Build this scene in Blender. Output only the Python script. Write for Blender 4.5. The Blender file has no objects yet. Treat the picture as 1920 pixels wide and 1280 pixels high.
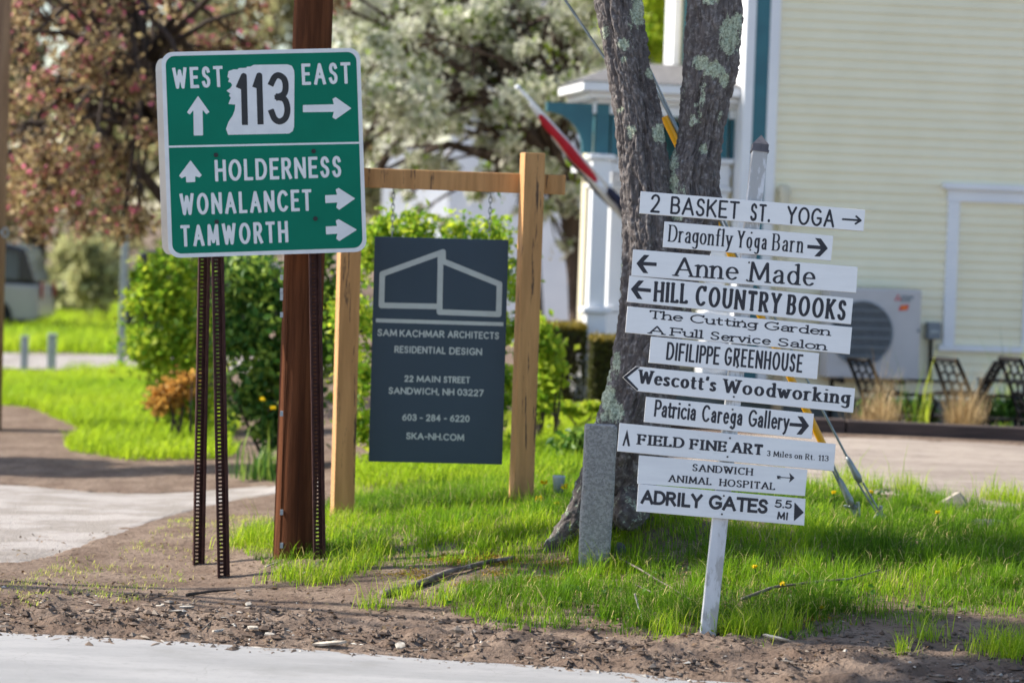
import bpy, math, random
import numpy as np
from mathutils import Matrix, Vector
R = math.radians
rng = np.random.default_rng(7); random.seed(7)
scene = bpy.context.scene
col = scene.collection

# ------------------------------------------------------------------ camera, sky, sun, exposure
CAM_H, F_PX = 2.3, 5333.0
CAM_M = Matrix.Rotation(R(90 - 2.255), 3, 'X') @ Matrix.Rotation(R(2.0), 3, 'Z')
cam_data = bpy.data.cameras.new('camera'); cam = bpy.data.objects.new('camera', cam_data); col.objects.link(cam)
cam.matrix_world = Matrix.Translation((0, 0, CAM_H)) @ CAM_M.to_4x4()
cam_data.lens = 100; cam_data.sensor_width = 36; cam_data.clip_start = 0.1; cam_data.clip_end = 3000
cam_data.dof.use_dof = True; cam_data.dof.focus_distance = 16.9; cam_data.dof.aperture_fstop = 1.6
scene.camera = cam
SUN_EL, SUN_AZ = R(40), R(-76)            # azimuth from +Y towards +X
w = bpy.data.worlds.new('World'); scene.world = w; w.use_nodes = True
nt = w.node_tree; sky = nt.nodes.new('ShaderNodeTexSky'); sky.sky_type = 'NISHITA'
sky.sun_disc = False; sky.sun_elevation = SUN_EL; sky.sun_rotation = SUN_AZ
bg = nt.nodes['Background']; nt.links.new(sky.outputs[0], bg.inputs[0]); bg.inputs[1].default_value = 0.125
sd = Vector((math.sin(SUN_AZ) * math.cos(SUN_EL), math.cos(SUN_AZ) * math.cos(SUN_EL), math.sin(SUN_EL)))
sl = bpy.data.lights.new('sun', 'SUN'); sl.energy = 4.5; sl.angle = R(0.5); sl.color = (1, .94, .82)
so = bpy.data.objects.new('sun', sl); col.objects.link(so); so.rotation_euler = sd.to_track_quat('Z', 'Y').to_euler()
so.location = sd * 50
vs = scene.view_settings; vs.view_transform = 'Standard'; vs.look = 'None'; vs.gamma = 1; vs.exposure = 0.97
scene.cycles.max_bounces = 6; scene.cycles.transparent_max_bounces = 6
scene.cycles.use_denoising = True

# ------------------------------------------------------------------ pixel -> place
CM = np.array(CAM_M); CO = np.array((0, 0, CAM_H))
def ray(px, py):
    return CM @ np.array(((px - 960) / F_PX, -(py - 640) / F_PX, -1.0))
def P(px, py, Y):
    d = ray(px, py); return CO + d * (Y / d[1])
def proj(x, y, z):
    d = np.stack([x, y, z - CAM_H], -1) @ CM
    return 960 - F_PX * d[..., 0] / d[..., 2], 640 + F_PX * d[..., 1] / d[..., 2]
def sstep(a, b, x):
    t = np.clip((x - a) / (b - a), 0, 1); return t * t * (3 - 2 * t)

# ------------------------------------------------------------------ noise
def h2(ix, iy, s=0):
    n = (ix.astype(np.int64) * 374761393 + iy.astype(np.int64) * 668265263 + s * 974634541) & 0xffffffff
    n = ((n ^ (n >> 13)) * 1274126177) & 0xffffffff
    return ((n ^ (n >> 16)) & 0xffffff) / 16777215.0
def vnoise(x, y, s=0):
    ix, iy = np.floor(x), np.floor(y); fx, fy = x - ix, y - iy
    fx = fx * fx * (3 - 2 * fx); fy = fy * fy * (3 - 2 * fy)
    a, b = h2(ix, iy, s), h2(ix + 1, iy, s); c, d = h2(ix, iy + 1, s), h2(ix + 1, iy + 1, s)
    return (a + (b - a) * fx) + ((c + (d - c) * fx) - (a + (b - a) * fx)) * fy
def fbm(x, y, o=4, s=0):
    t = 0; a = .5
    for k in range(o):
        t = t + a * vnoise(x * 2 ** k, y * 2 ** k, s + k); a *= .5
    return t
def voro(x, y, s=0):
    ix, iy = np.floor(x), np.floor(y); f1 = np.full(x.shape, 9.0); f2 = f1.copy(); idv = np.zeros(x.shape)
    for dx in (-1, 0, 1):
        for dy in (-1, 0, 1):
            cx, cy = ix + dx, iy + dy
            d = np.hypot(cx + h2(cx, cy, s) - x, cy + h2(cx, cy, s + 9) - y); hv = h2(cx, cy, s + 5)
            nf = d < f1; f2 = np.where(nf, f1, np.minimum(f2, d)); idv = np.where(nf, hv, idv); f1 = np.where(nf, d, f1)
    return f1, f2, idv

# ------------------------------------------------------------------ mesh and object helpers
def mesh_np(name, V, Fs, mats=None, attr=None, smooth=False):
    """V (n,3); Fs list of int arrays (m,k)."""
    me = bpy.data.meshes.new(name); V = np.asarray(V, np.float32)
    me.vertices.add(len(V)); me.vertices.foreach_set('co', V.ravel())
    loops = np.concatenate([f.ravel() for f in Fs]).astype(np.int32)
    tot = np.concatenate([np.full(len(f), f.shape[1], np.int32) for f in Fs])
    st = np.concatenate([[0], np.cumsum(tot)[:-1]]).astype(np.int32)
    me.loops.add(len(loops)); me.loops.foreach_set('vertex_index', loops)
    me.polygons.add(len(tot)); me.polygons.foreach_set('loop_start', st); me.polygons.foreach_set('loop_total', tot)
    me.polygons.foreach_set('use_smooth', np.full(len(tot), smooth))
    if attr:
        for k, v in attr.items():
            a = me.attributes.new(k, 'FLOAT', 'POINT'); a.data.foreach_set('value', np.asarray(v, np.float32))
    me.update(calc_edges=True)
    if mats: me.materials.append(mats)
    return me
def link(name, me, parent=None, loc=None):
    o = bpy.data.objects.new(name, me); col.objects.link(o)
    if parent is not None: o.parent = parent
    if loc is not None: o.location = loc
    return o
def tag(o, label=None, cat=None, group=None, kind=None):
    for k, v in (('label', label), ('category', cat), ('group', group), ('kind', kind)):
        if v: o[k] = v
    return o
def thing(name, label, cat, loc=(0, 0, 0), rz=0, group=None):
    o = bpy.data.objects.new(name, None); col.objects.link(o); o.empty_display_size = .1
    o.location = loc; o.rotation_euler = (0, 0, rz); return tag(o, label, cat, group)
def copy_tree(o, parent=None):
    c = o.copy(); col.objects.link(c)
    if parent is not None: c.parent = parent
    for ch in list(o.children): copy_tree(ch, c)
    return c
class MB:
    def __init__(s): s.v = []; s.f = []
    def add(s, V, F):
        n = len(s.v); s.v += [tuple(map(float, p)) for p in V]; s.f += [tuple(i + n for i in f) for f in F]; return s
    def box(s, c, size, rot=None):
        hx, hy, hz = [a / 2 for a in size]
        V = [Vector((x, y, z)) for x in (-hx, hx) for y in (-hy, hy) for z in (-hz, hz)]
        if rot is not None: V = [rot @ p for p in V]
        V = [p + Vector(c) for p in V]
        return s.add(V, [(0, 1, 3, 2), (4, 6, 7, 5), (0, 4, 5, 1), (2, 3, 7, 6), (0, 2, 6, 4), (1, 5, 7, 3)])
    def prism(s, front, ext):
        n = len(front); E = np.array(ext); A = [np.array(p) for p in front]
        V = A + [p + E for p in A]
        F = [tuple(range(n)), tuple(range(2 * n - 1, n - 1, -1))] + [(i, i + n, (i + 1) % n + n, (i + 1) % n) for i in range(n)]
        return s.add(V, F)
    def tube(s, pts, rad, n=8, cap=True, aspect=1.0):
        pts = [Vector(p) for p in pts]
        if not hasattr(rad, '__len__'): rad = [rad] * len(pts)
        V = []; F = []; prev = None
        for i, p in enumerate(pts):
            t = (pts[min(i + 1, len(pts) - 1)] - pts[max(i - 1, 0)]).normalized()
            if prev is None: a = t.orthogonal().normalized()
            else: a = (prev - t * prev.dot(t)).normalized()
            prev = a; b = t.cross(a)
            for k in range(n):
                an = 2 * math.pi * k / n; V.append(p + (a * math.cos(an) + b * math.sin(an) * aspect) * rad[i])
        for i in range(len(pts) - 1):
            for k in range(n):
                F.append((i * n + k, i * n + (k + 1) % n, (i + 1) * n + (k + 1) % n, (i + 1) * n + k))
        if cap: F += [tuple(range(n - 1, -1, -1)), tuple(range((len(pts) - 1) * n, len(pts) * n))]
        return s.add(V, F)
    def lathe(s, c, prof, n=20):
        V = []; F = []
        for r, z in prof:
            for k in range(n):
                a = 2 * math.pi * k / n; V.append((c[0] + r * math.cos(a), c[1] + r * math.sin(a), c[2] + z))
        for i in range(len(prof) - 1):
            for k in range(n): F.append((i * n + k, i * n + (k + 1) % n, (i + 1) * n + (k + 1) % n, (i + 1) * n + k))
        F += [tuple(range(n - 1, -1, -1)), tuple(range((len(prof) - 1) * n, len(prof) * n))]
        return s.add(V, F)
    def build(s, name, m, parent=None, bevel=0, smooth=False, off=None):
        me = bpy.data.meshes.new(name)
        o_ = np.array(off if off is not None else (parent_origin(parent)))
        me.from_pydata([tuple(np.array(p) - o_) for p in s.v], [], s.f); me.materials.append(m); me.update()
        if smooth: me.polygons.foreach_set('use_smooth', [True] * len(me.polygons))
        o = link(name, me, parent)
        if bevel:
            b = o.modifiers.new('bevel', 'BEVEL'); b.width = bevel; b.segments = 2; b.limit_method = 'ANGLE'
        return o
def parent_origin(p):
    l = np.zeros(3)
    while p is not None: l = l + np.array(p.location); p = p.parent
    return l

# ------------------------------------------------------------------ materials
def nodes(name):
    m = bpy.data.materials.new(name); m.use_nodes = True; n = m.node_tree
    return m, n, n.nodes['Principled BSDF']
def mixc(n, fac, a, b):
    x = n.nodes.new('ShaderNodeMix'); x.data_type = 'RGBA'
    if hasattr(fac, 'links'): n.links.new(fac, x.inputs[0])
    else: x.inputs[0].default_value = fac
    for s, v in ((6, a), (7, b)):
        if hasattr(v, 'links'): n.links.new(v, x.inputs[s])
        else: x.inputs[s].default_value = (*v, 1)
    return x.outputs[2]
def tex(n, kind, scale, detail=4, coord='Object', stretch=(1, 1, 1), **kw):
    tc = n.nodes.new('ShaderNodeTexCoord'); mp = n.nodes.new('ShaderNodeMapping'); n.links.new(tc.outputs[coord], mp.inputs[0])
    mp.inputs['Scale'].default_value = stretch
    t = n.nodes.new(kind); n.links.new(mp.outputs[0], t.inputs['Vector']); t.inputs['Scale'].default_value = scale
    if 'Detail' in t.inputs: t.inputs['Detail'].default_value = detail
    for k, v in kw.items(): t.inputs[k].default_value = v
    return t
def ramp(n, src, p0, p1):
    r = n.nodes.new('ShaderNodeMapRange'); n.links.new(src, r.inputs[0]); r.inputs[1].default_value = p0; r.inputs[2].default_value = p1
    r.interpolation_type = 'SMOOTHSTEP'; return r.outputs[0]
def bump(n, src, bsdf, strength, dist=.01):
    b = n.nodes.new('ShaderNodeBump'); n.links.new(src, b.inputs['Height']); b.inputs['Strength'].default_value = strength
    b.inputs['Distance'].default_value = dist; n.links.new(b.outputs[0], bsdf.inputs['Normal']); return b
def mat(name, c1, c2=None, scale=6, rough=.7, bmp=0, bscale=60, stretch=(1, 1, 1), p=(.35, .65), spec=.4, metal=0, dist=.01, third=None):
    m, n, b = nodes(name)
    b.inputs['Roughness'].default_value = rough; b.inputs['Specular IOR Level'].default_value = spec; b.inputs['Metallic'].default_value = metal
    if c2 is None: c2 = tuple(x * .85 for x in c1)
    t = tex(n, 'ShaderNodeTexNoise', scale, 6, stretch=stretch, Roughness=.6)
    c = mixc(n, ramp(n, t.outputs[0], *p), c1, c2)
    if third:
        cc, sc, a0, a1 = third
        t3 = tex(n, 'ShaderNodeTexNoise', sc, 8, stretch=stretch, Roughness=.7); c = mixc(n, ramp(n, t3.outputs[0], a0, a1), c, cc)
    n.links.new(c, b.inputs['Base Color'])
    if bmp:
        t2 = tex(n, 'ShaderNodeTexNoise', bscale, 8, stretch=stretch, Roughness=.65); bump(n, t2.outputs[0], b, bmp, dist)
    return m
def leafmat(name, cols, trans=.45, rough=.5, spec=.3):
    """colour picked per leaf from the attribute 'tint' (0..1) along cols"""
    m, n, b = nodes(name)
    a = n.nodes.new('ShaderNodeAttribute'); a.attribute_name = 'tint'
    cr = n.nodes.new('ShaderNodeValToRGB'); n.links.new(a.outputs['Fac'], cr.inputs[0])
    e = cr.color_ramp.elements
    while len(e) < len(cols): e.new(.5)
    for i, (p_, c) in enumerate(cols): e[i].position = p_; e[i].color = (*c, 1)
    n.links.new(cr.outputs[0], b.inputs['Base Color']); b.inputs['Roughness'].default_value = rough; b.inputs['Specular IOR Level'].default_value = spec
    tr = n.nodes.new('ShaderNodeBsdfTranslucent'); n.links.new(cr.outputs[0], tr.inputs[0])
    mx = n.nodes.new('ShaderNodeMixShader'); mx.inputs[0].default_value = trans
    n.links.new(b.outputs[0], mx.inputs[1]); n.links.new(tr.outputs[0], mx.inputs[2])
    n.links.new(mx.outputs[0], n.nodes['Material Output'].inputs[0]); return m
M = {}
M['dirt'] = mat('dirt', (.165, .113, .085), (.27, .2, .155), 2.6, .95, 1, 30, p=(.3, .7), spec=.1, dist=.03, third=((.07, .05, .04), 22, .5, .66))
M['asphalt'] = mat('asphalt', (.265, .26, .262), (.335, .325, .325), 1.5, .9, .8, 70, stretch=(.35, 1.6, 1), spec=.2, dist=.006, third=((.2, .195, .2), 30, .54, .7))
def crack_road(m):
    n = m.node_tree; b = n.nodes['Principled BSDF']; src = b.inputs['Base Color'].links[0].from_socket
    wv = tex(n, 'ShaderNodeTexNoise', 3, 5); vo = tex(n, 'ShaderNodeTexVoronoi', .75); vo.feature = 'DISTANCE_TO_EDGE'; ad = n.nodes.new('ShaderNodeVectorMath'); ad.operation = 'MULTIPLY_ADD'; n.links.new(wv.outputs['Color'], ad.inputs[0]); ad.inputs[1].default_value = (.35, .35, 0); n.links.new(vo.inputs['Vector'].links[0].from_socket, ad.inputs[2]); n.links.new(ad.outputs[0], vo.inputs['Vector'])
    c = mixc(n, ramp(n, vo.outputs['Distance'], .003, .0005), src, (.25, .245, .24)); st = tex(n, 'ShaderNodeTexNoise', .9, 6, Roughness=.65); c = mixc(n, ramp(n, st.outputs[0], .56, .75), c, (.225, .22, .215))
    n.links.new(c, b.inputs['Base Color'])
crack_road(M['asphalt'])
M['drive'] = mat('packed_gravel', (.42, .38, .36), (.31, .275, .25), 2.2, .95, 1, 40, stretch=(.8, 1, 1), p=(.4, .6), spec=.1, dist=.025, third=((.24, .2, .175), 7, .54, .74))
M['gravel'] = mat('sandy_gravel', (.47, .395, .34), (.35, .29, .25), 1.3, .95, 1, 45, stretch=(.6, 1.5, 1), spec=.1, dist=.03, third=((.2, .155, .14), 10, .52, .7))
M['patio'] = mat('patio_stone', (.2, .18, .16), (.13, .12, .11), 3, .9, .4, 40)
M['white_board'] = mat('white_painted_board', (.76, .74, .73), (.73, .71, .7), 5, .5, .08, 90, stretch=(1, 1, 6), third=((.5, .49, .47), 14, .63, .78))
M['white_worn'] = mat('worn_white_paint', (.74, .73, .73), (.68, .67, .67), 8, .55, .15, 80, stretch=(.5, 1, 6), third=((.2, .19, .18), 16, .66, .69))
M['post_paint'] = mat('flaking_post_paint', (.62, .62, .64), (.5, .5, .52), 9, .7, .4, 60, stretch=(1, 1, .25), dist=.004, third=((.38, .37, .365), 13, .48, .55))
M['white_aged'] = mat('aged_white_board', (.74, .73, .72), (.67, .66, .66), 3, .6, .12, 70, stretch=(.6, 1, 5), third=((.45, .44, .42), 10, .66, .74))
M['black_letter'] = mat('black_lettering', (.02, .018, .024), (.03, .027, .034), 30, .5)
M['screw'] = mat('screw_head', (.06, .05, .045), None, 60, .5, metal=.3)
M['sign_white'] = mat('reflective_white', (.72, .72, .73), (.66, .66, .68), 9, .45)
M['sign_green'] = mat('reflective_green', (.0, .155, .095), (.0, .17, .105), 3, .55, spec=.15)
M['sign_black'] = mat('route_number_black', (.022, .022, .026), None, 20, .5)
M['sign_back'] = mat('bare_sign_back', (.74, .68, .6), (.66, .6, .53), 4, .6)
M['rust'] = mat('rusty_channel_steel', (.07, .03, .026), (.045, .02, .018), 20, .7, .2, 80, spec=.2)
M['pole'] = mat('creosoted_pole', (.15, .055, .025), (.075, .028, .014), 3, .95, .8, 30, stretch=(7, 7, .35), spec=.08, dist=.012, third=((.035, .018, .013), 4, .56, .72))
M['pole2'] = mat('weathered_pole', (.3, .19, .12), (.2, .12, .075), 3, .85, .6, 30, stretch=(6, 6, .3))
M['cedar'] = mat('cedar_timber', (.6, .32, .13), (.46, .24, .095), 2.2, .75, .7, 18, stretch=(8, 8, .6), third=((.1, .06, .04), 3.2, .585, .63))
M['slate'] = mat('slate_blue_panel', (.036, .06, .09), (.039, .064, .096), 2, .5, spec=.35)
M['slate_letter'] = mat('pale_grey_lettering', (.52, .56, .56), (.48, .52, .52), 12, .6)
M['steel'] = mat('galvanised_steel', (.3, .33, .34), (.22, .25, .26), 12, .45, metal=.6)
M['steel_pale'] = mat('pale_galvanised_post', (.42, .47, .5), (.34, .39, .42), 6, .55, metal=.2)
M['yellow'] = mat('yellow_plastic_guard', (.85, .4, .005), (.78, .35, .005), 8, .4)
M['granite'] = mat('grey_granite', (.25, .245, .25), (.36, .355, .36), 55, .85, .7, 60, p=(.42, .58), dist=.02, third=((.09, .09, .095), 95, .56, .63))
M['rock_dark'] = mat('dark_rock', (.075, .075, .08), (.14, .135, .13), 9, .9, .8, 20, dist=.03)
M['rock_pale'] = mat('pale_rock', (.42, .36, .3), (.3, .26, .22), 6, .9, .6, 20, dist=.02)
M['siding'] = mat('cream_clapboard', (.87, .81, .61), (.83, .77, .57), 1.5, .5, .05, 60)
M['trim'] = mat('white_trim', (.8, .81, .84), (.75, .76, .8), 2, .5)
M['teal'] = mat('teal_trim', (.035, .15, .19), (.03, .125, .165), 3, .5)
M['cream'] = mat('cream_plaster', (.68, .62, .46), (.62, .56, .42), 2, .7)
M['shingle'] = mat('grey_shingles', (.1, .1, .11), (.16, .155, .165), 14, .9, .5, 30)
M['glass'] = mat('window_glass', (.03, .05, .055), (.05, .08, .09), 2, .08, spec=.8)
M['found'] = mat('foundation_grey', (.13, .15, .15), (.1, .12, .12), 4, .9, .3, 30)
M['ac'] = mat('ac_casing', (.5, .49, .51), (.47, .46, .48), 3, .45)
M['grille'] = mat('fan_grille', (.09, .1, .12), (.07, .08, .095), 12, .5)
M['iron'] = mat('wrought_iron', (.006, .006, .007), (.01, .009, .01), 30, .45, spec=.2)
M['box_grey'] = mat('grey_metal_box', (.2, .23, .27), (.17, .2, .24), 8, .45, metal=.2)
M['timber'] = mat('old_timber', (.085, .06, .055), (.05, .037, .035), 4, .9, .5, 20, stretch=(.6, 8, 8))
M['rail_red'] = mat('logo_red', (.6, .03, .03), None, 10, .5)
M['orange'] = mat('sticker_orange', (.8, .22, .02), (.75, .12, .03), 30, .5)
M['flag_red'] = mat('flag_red', (.5, .012, .03), (.42, .01, .025), 6, .75)
M['flag_white'] = mat('flag_white', (.7, .7, .74), (.62, .62, .67), 6, .75)
M['flag_navy'] = mat('flag_navy', (.018, .022, .06), None, 6, .75)
M['house_white'] = mat('white_far_house', (.78, .79, .82), (.72, .73, .77), 1.5, .6)
M['bark_dark'] = mat('dark_bark', (.05, .036, .03), (.09, .066, .055), 5, .9, .8, 20, stretch=(3, 3, .6), dist=.03)
M['bark_brown'] = mat('brown_bark', (.12, .085, .07), (.07, .05, .042), 5, .9, .8, 20, stretch=(3, 3, .6), dist=.03)
M['bark_root'] = mat('lichened_root', (.075, .06, .057), (.15, .13, .12), 18, .9, .9, 50, dist=.02, third=((.36, .4, .3), 22, .54, .6))
M['stick'] = mat('dead_branch', (.2, .165, .14), (.09, .07, .06), 12, .9, .5, 40, third=((.36, .34, .31), 18, .58, .66))
M['chip'] = mat('pale_wood_chip', (.58, .52, .44), (.3, .25, .2), 30, .8, .4, 60)
M['car_white'] = mat('white_car_paint', (.4, .37, .35), None, 1, .25, spec=.6)
M['car_dark'] = mat('dark_car_paint', (.012, .013, .017), None, 1, .25, spec=.6)
M['tyre'] = mat('tyre', (.015, .015, .015), None, 20, .9)
M['lamp_red'] = mat('tail_lamp', (.35, .01, .01), None, 5, .3)
M['grass'] = leafmat('grass_blade', [(0, (.06, .14, .01)), (.4, (.2, .38, .016)), (.85, (.5, .62, .035)), (1, (.6, .5, .22))], .6, .5, .2)
M['leaf_green'] = leafmat('fresh_leaf', [(0, (.06, .16, .016)), (.4, (.24, .42, .03)), (1, (.62, .68, .06))], .55)
M['leaf_deep'] = leafmat('deep_green_leaf', [(0, (.02, .07, .014)), (.5, (.07, .19, .028)), (1, (.34, .46, .07))], .45)
M['leaf_bronze'] = leafmat('bronze_leaf', [(0, (.1, .06, .04)), (.35, (.28, .19, .1)), (.7, (.5, .4, .19)), (.9, (.62, .5, .33)), (.915, (.55, .16, .2)), (1, (.8, .22, .36))], .5)
M['leaf_white'] = leafmat('white_blossom', [(0, (.12, .16, .04)), (.14, (.28, .4, .05)), (.24, (.55, .58, .42)), (.7, (.78, .79, .68)), (1, (.88, .87, .8))], .5)
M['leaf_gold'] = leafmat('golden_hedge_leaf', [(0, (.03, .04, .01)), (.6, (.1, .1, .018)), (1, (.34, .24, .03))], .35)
M['leaf_orange'] = leafmat('orange_leaf', [(0, (.28, .14, .03)), (1, (.75, .42, .1))], .5)
M['leaf_far'] = leafmat('far_leaf', [(0, (.14, .12, .07)), (.5, (.36, .34, .16)), (1, (.6, .6, .3))], .5)
M['straw'] = leafmat('dry_ornamental_grass', [(0, (.34, .22, .1)), (1, (.72, .55, .3))], .4)
M['petal'] = leafmat('yellow_petal', [(0, (.85, .6, .01)), (1, (.9, .75, .02))], .3)
M['pebble'] = leafmat('berm_pebble', [(0, (.085, .06, .047)), (.7, (.19, .14, .108)), (.93, (.27, .22, .18)), (1, (.6, .56, .5))], 0, .9, .2)
M['bark'] = None

# ------------------------------------------------------------------ terrain
TH = R(9.1); HO = P(1390, 700, 30.2); HO[2] = 0       # house corner and its direction
HU = np.array((math.cos(TH), math.sin(TH), 0)); HV = np.array((-math.sin(TH), math.cos(TH), 0))
ctrl = [P(*c) for c in [(1330, 1178, 16.16), (420, 1087, 18.4), (373, 1047, 19.3), (600, 1037, 18.95), (552, 1042, 18.85), (640, 967, 20.4),
        (975, 947, 20.4), (1110, 1068, 17.8), (1200, 975, 18.4), (1650, 980, 19.3), (1700, 932, 20.8), (1520, 905, 21.3), (1900, 1230, 15.6)]]
ctrl += [(-3.3, 19.5, -.03), (-3.3, 23, -.02), (-2.2, 24, 0), (-1.7, 22.2, .05), (-5, 21, -.03), (-2.6, 16.8, .02), (-3.5, 16.3, -.02),
         (-4, 16.05, -.05), (-2.84, 15.75, -.05), (-1, 15.5, -.05), (0, 15.25, -.05), (1.22, 14.85, -.05), (3, 14.4, -.05), (6, 13.8, -.05), (-8, 16.9, -.05),
         (0, 12, 0), (0, 5, .02), (-8, 10, 0), (8, 10, 0), (5, 17.6, .33), (6, 21, .45), (3, 24, .45), (6, 26.5, .45), (.8, 25, .42),
         (1, 28, .46), (-1, 24, .25), (-1.5, 27, .1), (-4, 28, 0), (-6, 35, 0), (-8, 45, 0), (-5, 60, 0), (-15, 40, 0), (-20, 20, -.1), (0, 90, 0),
         (60, 90, 0), (60, 30, .3), (-60, 30, 0), (0, 200, 0), (12, 22, .45), (20, 30, .4), (-60, 90, 0), (10, 45, .3), (2, 36, .4)]
ctrl = np.array(ctrl)
def mq(d): return np.sqrt(d * d + .35 ** 2)
_A = mq(np.hypot(ctrl[:, None, 0] - ctrl[None, :, 0], ctrl[:, None, 1] - ctrl[None, :, 1])) + np.eye(len(ctrl)) * -.02
_W = np.linalg.solve(_A, ctrl[:, 2])
RE = np.array([(-400, 74.), (-2.84, 15.8), (-1, 15.55), (0, 15.33), (1.22, 14.9), (6, 13.85), (400, -60)])    # edge of the near road
def road_edge(x): return np.interp(x, RE[:, 0], RE[:, 1])
def zt(x, y):
    x = np.asarray(x, float); y = np.asarray(y, float); z = np.zeros(np.broadcast(x, y).shape)
    for i in range(len(ctrl)): z = z + _W[i] * mq(np.hypot(x - ctrl[i, 0], y - ctrl[i, 1]))
    far = sstep(45, 110, np.hypot(x, y - 20)); z = z * (1 - far)
    rd = sstep(.25, -.05, y - road_edge(x)); z = z * (1 - rd) + (-.05 + .004 * (road_edge(x) - y).clip(0, 12)) * rd
    pt = sstep(27.02, 27.3, y) * sstep(2.0, 2.6, x); z = z - .3 * pt * (1 - far)
    return z
def relief(x, y):
    """small humps of soil, strongest in the strip that the plough left along the road"""
    e = y - road_edge(x)
    band = sstep(.02, .18, e) * sstep(1.5, .5, e)
    n = .012 * (fbm(x * 5, y * 5, 3, 3) - .5) + .012 * (fbm(x * 15, y * 15, 2, 8) - .5)
    lump = np.clip(fbm(x * 2.6, y * 3.4, 3, 21) - .42, 0, 1) * .2 + np.clip(fbm(x * 8, y * 9, 3, 31) - .42, 0, 1) * .15
    return (n + band * lump) * sstep(-.02, .1, e) * sstep(26, 22, y) * sstep(9, 5, np.abs(x))
def zg(x, y): return zt(x, y) + relief(np.asarray(x, float), np.asarray(y, float))
def ground_at(px, py, y0=14, y1=75):
    """first point of the terrain along the pixel's ray"""
    ys = np.concatenate([np.arange(y0, 30, .02), np.arange(30, y1, .1)]); d = ray(px, py); t = ys / d[1]
    X = CO[0] + d[0] * t; Z = CO[2] + d[2] * t; below = Z < zt(X, ys)
    i = int(np.argmax(below)) if below.any() else len(ys) - 1
    return np.array((X[i], ys[i], float(zt(X[i], ys[i]))))
def inpoly(px, py, poly):
    poly = np.array(poly, float); c = np.zeros(np.shape(px), bool); j = len(poly) - 1
    for i in range(len(poly)):
        xi, yi = poly[i]; xj, yj = poly[j]
        k = ((yi > py) != (yj > py)) & (px < (xj - xi) * (py - yi) / (yj - yi + 1e-9) + xi); c ^= k; j = i
    return c
# outlines on the ground of the side drive and of the gravel yard
def gpt(px, py): return ground_at(px, py)[:2]
DL = [gpt(*p) for p in [(60, 1062), (150, 1042), (230, 1010), (300, 977), (380, 953), (450, 938), (520, 926), (600, 918)]]
DU = [gpt(*p) for p in [(60, 903), (150, 912), (230, 917), (300, 918), (380, 915), (450, 910), (520, 904), (600, 898)]]
DL = [np.array((-30, 16.2)), np.array((-6, 18.0))] + DL; DU = [np.array((-30, 30.)), np.array((-6.5, 25.2))] + DU
GL = [gpt(*p) for p in [(1240, 893), (1400, 900), (1520, 912), (1600, 926), (1700, 936), (1800, 952), (1920, 960)]] + [np.array((9, 20.8)), np.array((25, 20))]
GU = [np.array((x, 26.86)) for x in np.linspace(1.6, 5.2, 7)] + [np.array((9, 26.9)), np.array((25, 27))]
zones = [np.array(DL + DU[::-1]), np.array(GL + GU[::-1])]
def sink(x, y):
    s = np.zeros(x.shape)
    for z in zones:
        k = inpoly(x, y, z)
        for dx, dy in ((.2, 0), (-.2, 0), (0, .25), (0, -.25)): k &= inpoly(x + dx, y + dy, z)
        s = np.where(k, .05, s)
    s = np.where(road_edge(x) - y > .06, .05, s)
    s = np.where((y > 40.9) & (y < 46.1) & (x < -2.5), .05, s)
    return s
def grow(a, b, d, k):
    r = [a]
    while abs(r[-1] - a) < abs(b - a): r.append(r[-1] + d); d *= k
    return np.array(r)
xs = np.concatenate([grow(-4.2, -1500, -.06, 1.12)[:0:-1], np.arange(-4.2, 4.4, .036), grow(4.4, 1500, .06, 1.12)])
ys = np.concatenate([grow(14.6, -300, -.1, 1.2)[:0:-1], np.arange(14.6, 19.4, .03), np.arange(19.4, 27, .07), np.arange(27, 50, .35), grow(50, 2500, .5, 1.15)])
def grid_mesh(name, m, X, Y, Z):
    ny, nx = X.shape; i = np.arange(ny * nx).reshape(ny, nx)
    F = np.stack([i[:-1, :-1], i[:-1, 1:], i[1:, 1:], i[1:, :-1]], -1).reshape(-1, 4)
    return mesh_np(name, np.stack([X, Y, Z], -1).reshape(-1, 3), [F], m, smooth=True)
GX, GY = np.meshgrid(xs, ys)
tag(link('ground', grid_mesh('ground', M['dirt'], GX, GY, zg(GX, GY) - sink(GX, GY))), kind='structure')
def loft(name, A, B, m, n=90, k=26, rag=.35):
    """sheet draped on the ground between two outlines"""
    A = np.array(A); B = np.array(B); t = np.linspace(0, 1, n)
    def rs(C):
        s = np.concatenate([[0], np.cumsum(np.hypot(*np.diff(C, axis=0).T))]); s /= s[-1]
        return np.stack([np.interp(t, np.linspace(0, 1, len(C)), C[:, i]) for i in (0, 1)], 1)
    a, b = rs(A), rs(B); v = np.linspace(0, 1, k)[:, None, None]
    Q = a[None] * (1 - v) + b[None] * v
    dirn = (b - a) / np.linalg.norm(b - a, axis=1, keepdims=True)
    nz = (fbm(Q[..., 0] * 4, Q[..., 1] * 4, 4, 5) - .5) * rag * 2
    edge = np.maximum(sstep(.12, 0, v[..., 0]), sstep(.88, 1, v[..., 0]))
    Q = Q + dirn[None] * (nz * edge)[..., None]
    return tag(link(name, grid_mesh(name, m, Q[..., 0], Q[..., 1], zt(Q[..., 0], Q[..., 1]) + .004 + .02 * (fbm(Q[..., 0] * 2.5, Q[..., 1] * 2.5, 3, 77) - .42) - .03 * edge)), kind='structure')
loft('driveway', DL, DU, M['drive'], 160, 40)
loft('gravel_yard', GL, GU, M['gravel'], 160, 40)
rx = np.concatenate([np.linspace(-120, -6, 40), np.linspace(-5.9, 6, 240), np.linspace(6.1, 120, 40)])
rv = np.concatenate([np.linspace(0, 1, 12), np.linspace(1.5, 30, 30)])
RX, RV = np.meshgrid(rx, rv)
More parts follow.
